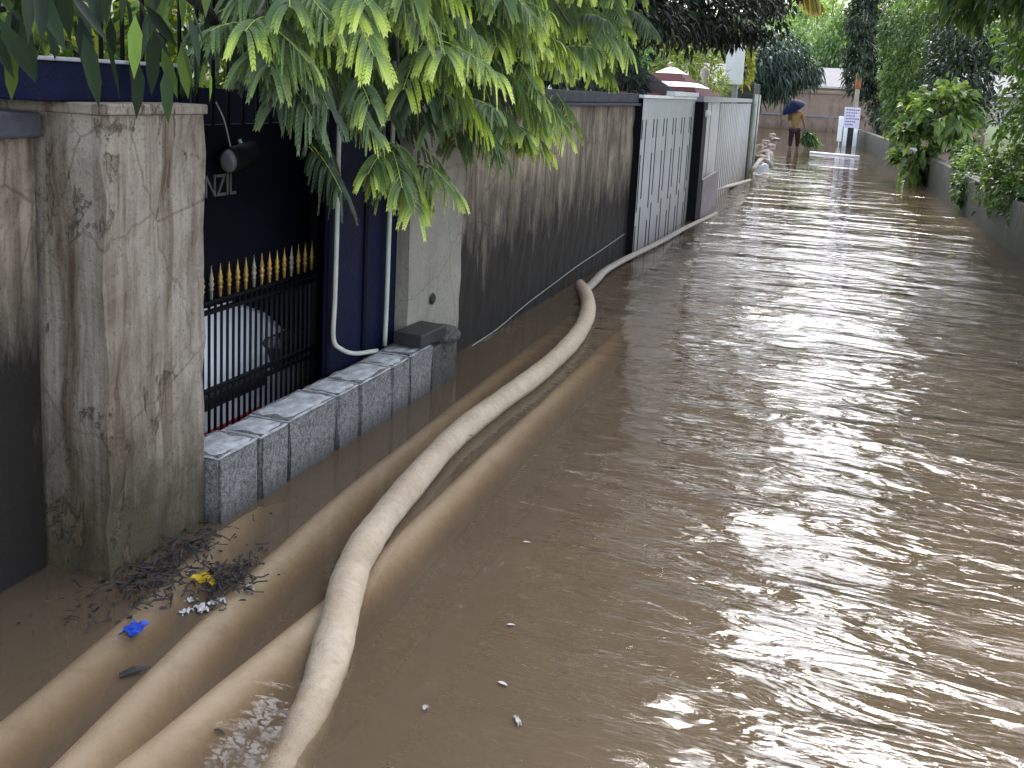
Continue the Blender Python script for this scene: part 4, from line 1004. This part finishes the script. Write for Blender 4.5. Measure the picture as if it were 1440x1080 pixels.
# far trees on the bank
ft_ = [(-11, 84, 6.5, 4.5, 'pale green far tree left of the gap over the shed'), (-3.5, 88, 9.5, 5.2, 'pale green far tree in the middle of the gap above the shed roof'), (3.5, 90, 10, 5.2, 'pale green far tree right of the gap above the shed'), (-7.5, 100, 13, 6, 'tall tree with leaves paled for haze behind the pale far trees, left one'), (0.5, 104, 13, 6, 'tall tree with leaves paled for haze behind the pale far trees, right one'), (11, 92, 8.5, 5.5, 'pale far tree mostly hidden behind the right hand trees'), (-19, 90, 8, 5.5, 'far tree mostly hidden behind the dark overhanging tree')]
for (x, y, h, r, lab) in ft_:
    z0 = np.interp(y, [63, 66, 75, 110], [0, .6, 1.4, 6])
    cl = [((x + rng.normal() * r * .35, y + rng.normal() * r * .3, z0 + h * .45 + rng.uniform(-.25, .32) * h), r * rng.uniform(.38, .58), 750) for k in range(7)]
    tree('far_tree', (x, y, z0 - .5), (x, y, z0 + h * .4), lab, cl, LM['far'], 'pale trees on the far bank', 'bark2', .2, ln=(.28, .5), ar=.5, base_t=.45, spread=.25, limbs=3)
# ------------------------------------------------------------------ right side of the lane
rw = empty('low_wall', (1.9, 15, -.35), 'low mossy wall under the hedge on the right of the lane', 'wall')
def rlane(y): return np.interp(y, [3, 8, 16, 26, 34, 42, 55], [2.2, 1.95, 1.6, 1.1, .45, -.3, -1.6])
w_ = MB()
for (y0, y1) in ((3, 8), (8, 16), (16, 26), (26, 34), (34, 42), (42, 55)):
    a, b = rlane(y0), rlane(y1); w_.prism([(a, y0, -.35), (a + .2, y0, -.35), (b + .2, y1, -.35), (b, y1, -.35)], (0, 0, .95))
w_.build('wall_face', M['oldwall'], rw)
tree('vine_tree', (1.3, 33, -.35), (1.3, 33, 2.4), 'vine covered tree on the right of the lane before the notice board', [((1.0, 33, 1.5), (.7, 1, .9), 1700), ((1.0, 33.5, 2.6), (.9, 1.2, .9), 2000), ((1.5, 32.5, 3.6), (1.2, 1.4, 1.0), 2000), ((1.5, 33, 5), (1.4, 1.6, 1.2), 2000), ((.5, 34, 3.9), (.6, .9, 1.1), 1300), ((.55, 34, 2.6), (.45, .8, .9), 1000)], LM['mid'], r=.13, ln=(.09, .17), ar=.45, down=.8, base_t=.4, spread=.25)
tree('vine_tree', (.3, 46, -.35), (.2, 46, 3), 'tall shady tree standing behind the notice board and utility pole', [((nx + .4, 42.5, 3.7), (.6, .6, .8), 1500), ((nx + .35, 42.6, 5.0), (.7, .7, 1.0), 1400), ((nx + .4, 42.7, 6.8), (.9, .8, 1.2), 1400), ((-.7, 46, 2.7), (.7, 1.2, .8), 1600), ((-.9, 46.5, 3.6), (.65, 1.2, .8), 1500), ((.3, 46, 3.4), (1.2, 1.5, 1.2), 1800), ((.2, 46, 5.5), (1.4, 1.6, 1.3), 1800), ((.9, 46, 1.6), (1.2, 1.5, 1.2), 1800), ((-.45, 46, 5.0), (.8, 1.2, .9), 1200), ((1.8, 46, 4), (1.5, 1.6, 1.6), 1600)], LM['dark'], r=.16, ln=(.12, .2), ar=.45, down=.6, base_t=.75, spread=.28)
shrub('hedge_shrub', (1.25, 23.5, -.35), 'broad leaved green shrub leaning over the water at the right edge', [((.95, 23.5, .95), (.5, .7, .5), 420), ((.75, 24, 1.5), (.4, .6, .35), 260), ((1.4, 23, 1.6), (.6, .8, .6), 420), ((.85, 23.8, .4), (.4, .6, .35), 240)], LM['mid'], ln=(.16, .28), ar=.55, base_t=.62, spread=.25)
tree('hedge_tree', (2.1, 25, -.35), (2.0, 25, 2.2), 'dark hedge tree behind the broad leaved shrub on the right', [((1.75, 25, 2.4), (.75, 1.1, .9), 1600), ((2.1, 25, 3.6), (1.0, 1.3, 1.0), 1700), ((1.5, 26, 3.1), (.5, .9, .9), 900), ((2.3, 25, 1.2), (.7, 1.2, .9), 1200), ((2.2, 25, 5.0), (1.2, 1.4, 1.1), 1600)], LM['dark'], r=.12, ln=(.09, .16), ar=.45, down=.5, base_t=.7, spread=.3)
tree('hedge_tree', (3.1, 16.5, -.35), (3.0, 16.5, 2.0), 'big hedge tree nearest the camera on the right side', [((2.6, 16.5, 1.6), (.8, 1.4, .9), 2000), ((2.7, 17, 2.9), (1.0, 1.5, 1.0), 2200), ((2.9, 16, 4.2), (1.3, 1.6, 1.2), 2200), ((3.0, 14.5, 2.2), (.9, 1.4, 1.3), 2000), ((1.5, 16, 4.2), (1.0, 1.6, 1.0), 2200), ((1.35, 15, 5.4), (1.0, 1.6, 1.0), 2000), ((1.7, 13.5, 3.6), (.8, 1.3, .8), 1500), ((1.15, 13.5, 4.5), (.7, 1.4, .8), 1800), ((1.15, 13, 5.8), (.7, 1.4, .8), 1800), ((1.15, 14.8, 3.5), (.65, 1.3, .7), 1700), ((1.35, 12, 4.4), (.95, 1.5, .9), 2000), ((1.3, 11, 5.6), (.95, 1.5, 1.0), 2000), ((1.4, 12.5, 6.8), (1.0, 1.6, 1.0), 1800), ((1.9, 12.5, 5), (1.1, 1.5, 1.2), 1800), ((3.1, 16, 5.8), (1.4, 1.6, 1.2), 1800), ((3.3, 13.5, 4), (1.2, 1.5, 1.4), 1800)], LM['mid'], r=.14, ln=(.09, .17), ar=.45, down=.5, base_t=.35, spread=.25)
tree('hedge_tree', (3.2, 9, -.35), (3.2, 9, 2.2), 'leafy hedge tree at the far right beside the camera', [((3.2, 9, 2.6), (1.0, 1.6, 1.2), 1800), ((3.3, 10.5, 3.6), (1.2, 1.6, 1.4), 1800), ((3.2, 8.5, 4.5), (1.4, 1.8, 1.3), 1800), ((3.3, 11.5, 1.6), (.8, 1.2, 1.2), 1500)], LM['mid'], r=.14, ln=(.09, .17), ar=.45, down=.5, base_t=.35, spread=.25)

for i, (x, y, lab) in enumerate(((1.62, 19.5, 'low ivy spilling over the right wall just before the broad leaved shrub'), (1.75, 15.5, 'ivy clump spilling over the right wall under the big hedge tree'), (1.9, 12, 'dense ivy over the right wall nearest the camera'), (.85, 30.5, 'far ivy on the right wall beyond the broad leaved shrub'))):
    cl = [((x + .12 + rng.normal() * .05, y + k * .8 - 1.6, .62 + rng.normal() * .10), (.26, .55, .34 + rng.uniform(0, .1)), 650) for k in range(5)]
    shrub('ivy_shrub', (x + .3, y, -.35), lab, cl, LM['mid'], ln=(.06, .11), ar=.6, base_t=.38, spread=.25, shell=.3)
# ------------------------------------------------------------------ light
w = bpy.data.worlds.new('World'); scene.world = w; w.use_nodes = True
nt = w.node_tree; nt.nodes.clear()
sky = N(nt, 'ShaderNodeTexSky', sky_type='NISHITA'); sky.sun_disc = False
SUN_EL, SUN_AZ = R_(47), R_(-.8)   # azimuth from +Y toward +X
sky.sun_elevation = SUN_EL; sky.sun_rotation = SUN_AZ
sky.dust_density = 2.2; sky.air_density = 1.0; sky.ozone_density = 2.0
hs_ = N(nt, 'ShaderNodeHueSaturation'); hs_.inputs['Saturation'].default_value = .58
L(nt, sky.outputs[0], hs_.inputs['Color'])
bg = N(nt, 'ShaderNodeBackground'); bg.inputs[1].default_value = .15; L(nt, hs_.outputs[0], bg.inputs[0])
o = N(nt, 'ShaderNodeOutputWorld'); L(nt, bg.outputs[0], o.inputs[0])
sd = bpy.data.lights.new('sun', 'SUN'); sd.energy = .7; sd.angle = R_(18); sd.color = (1, .985, .96)
so = bpy.data.objects.new('sun', sd); COL.objects.link(so)
dv = Vector((math.sin(SUN_AZ) * math.cos(SUN_EL), math.cos(SUN_AZ) * math.cos(SUN_EL), math.sin(SUN_EL)))
so.rotation_euler = dv.to_track_quat('Z', 'Y').to_euler(); so.location = (0, 0, 20)
vs_ = scene.view_settings; vs_.view_transform = 'Standard'; vs_.look = 'None'; vs_.gamma = 1; vs_.use_curve_mapping = False
vs_.exposure = 2.3
scene.cycles.use_denoising = True
scene.cycles.max_bounces = 8; scene.cycles.transparent_max_bounces = 12
for ob in list(bpy.data.objects):
    if 'org' in ob: del ob['org']
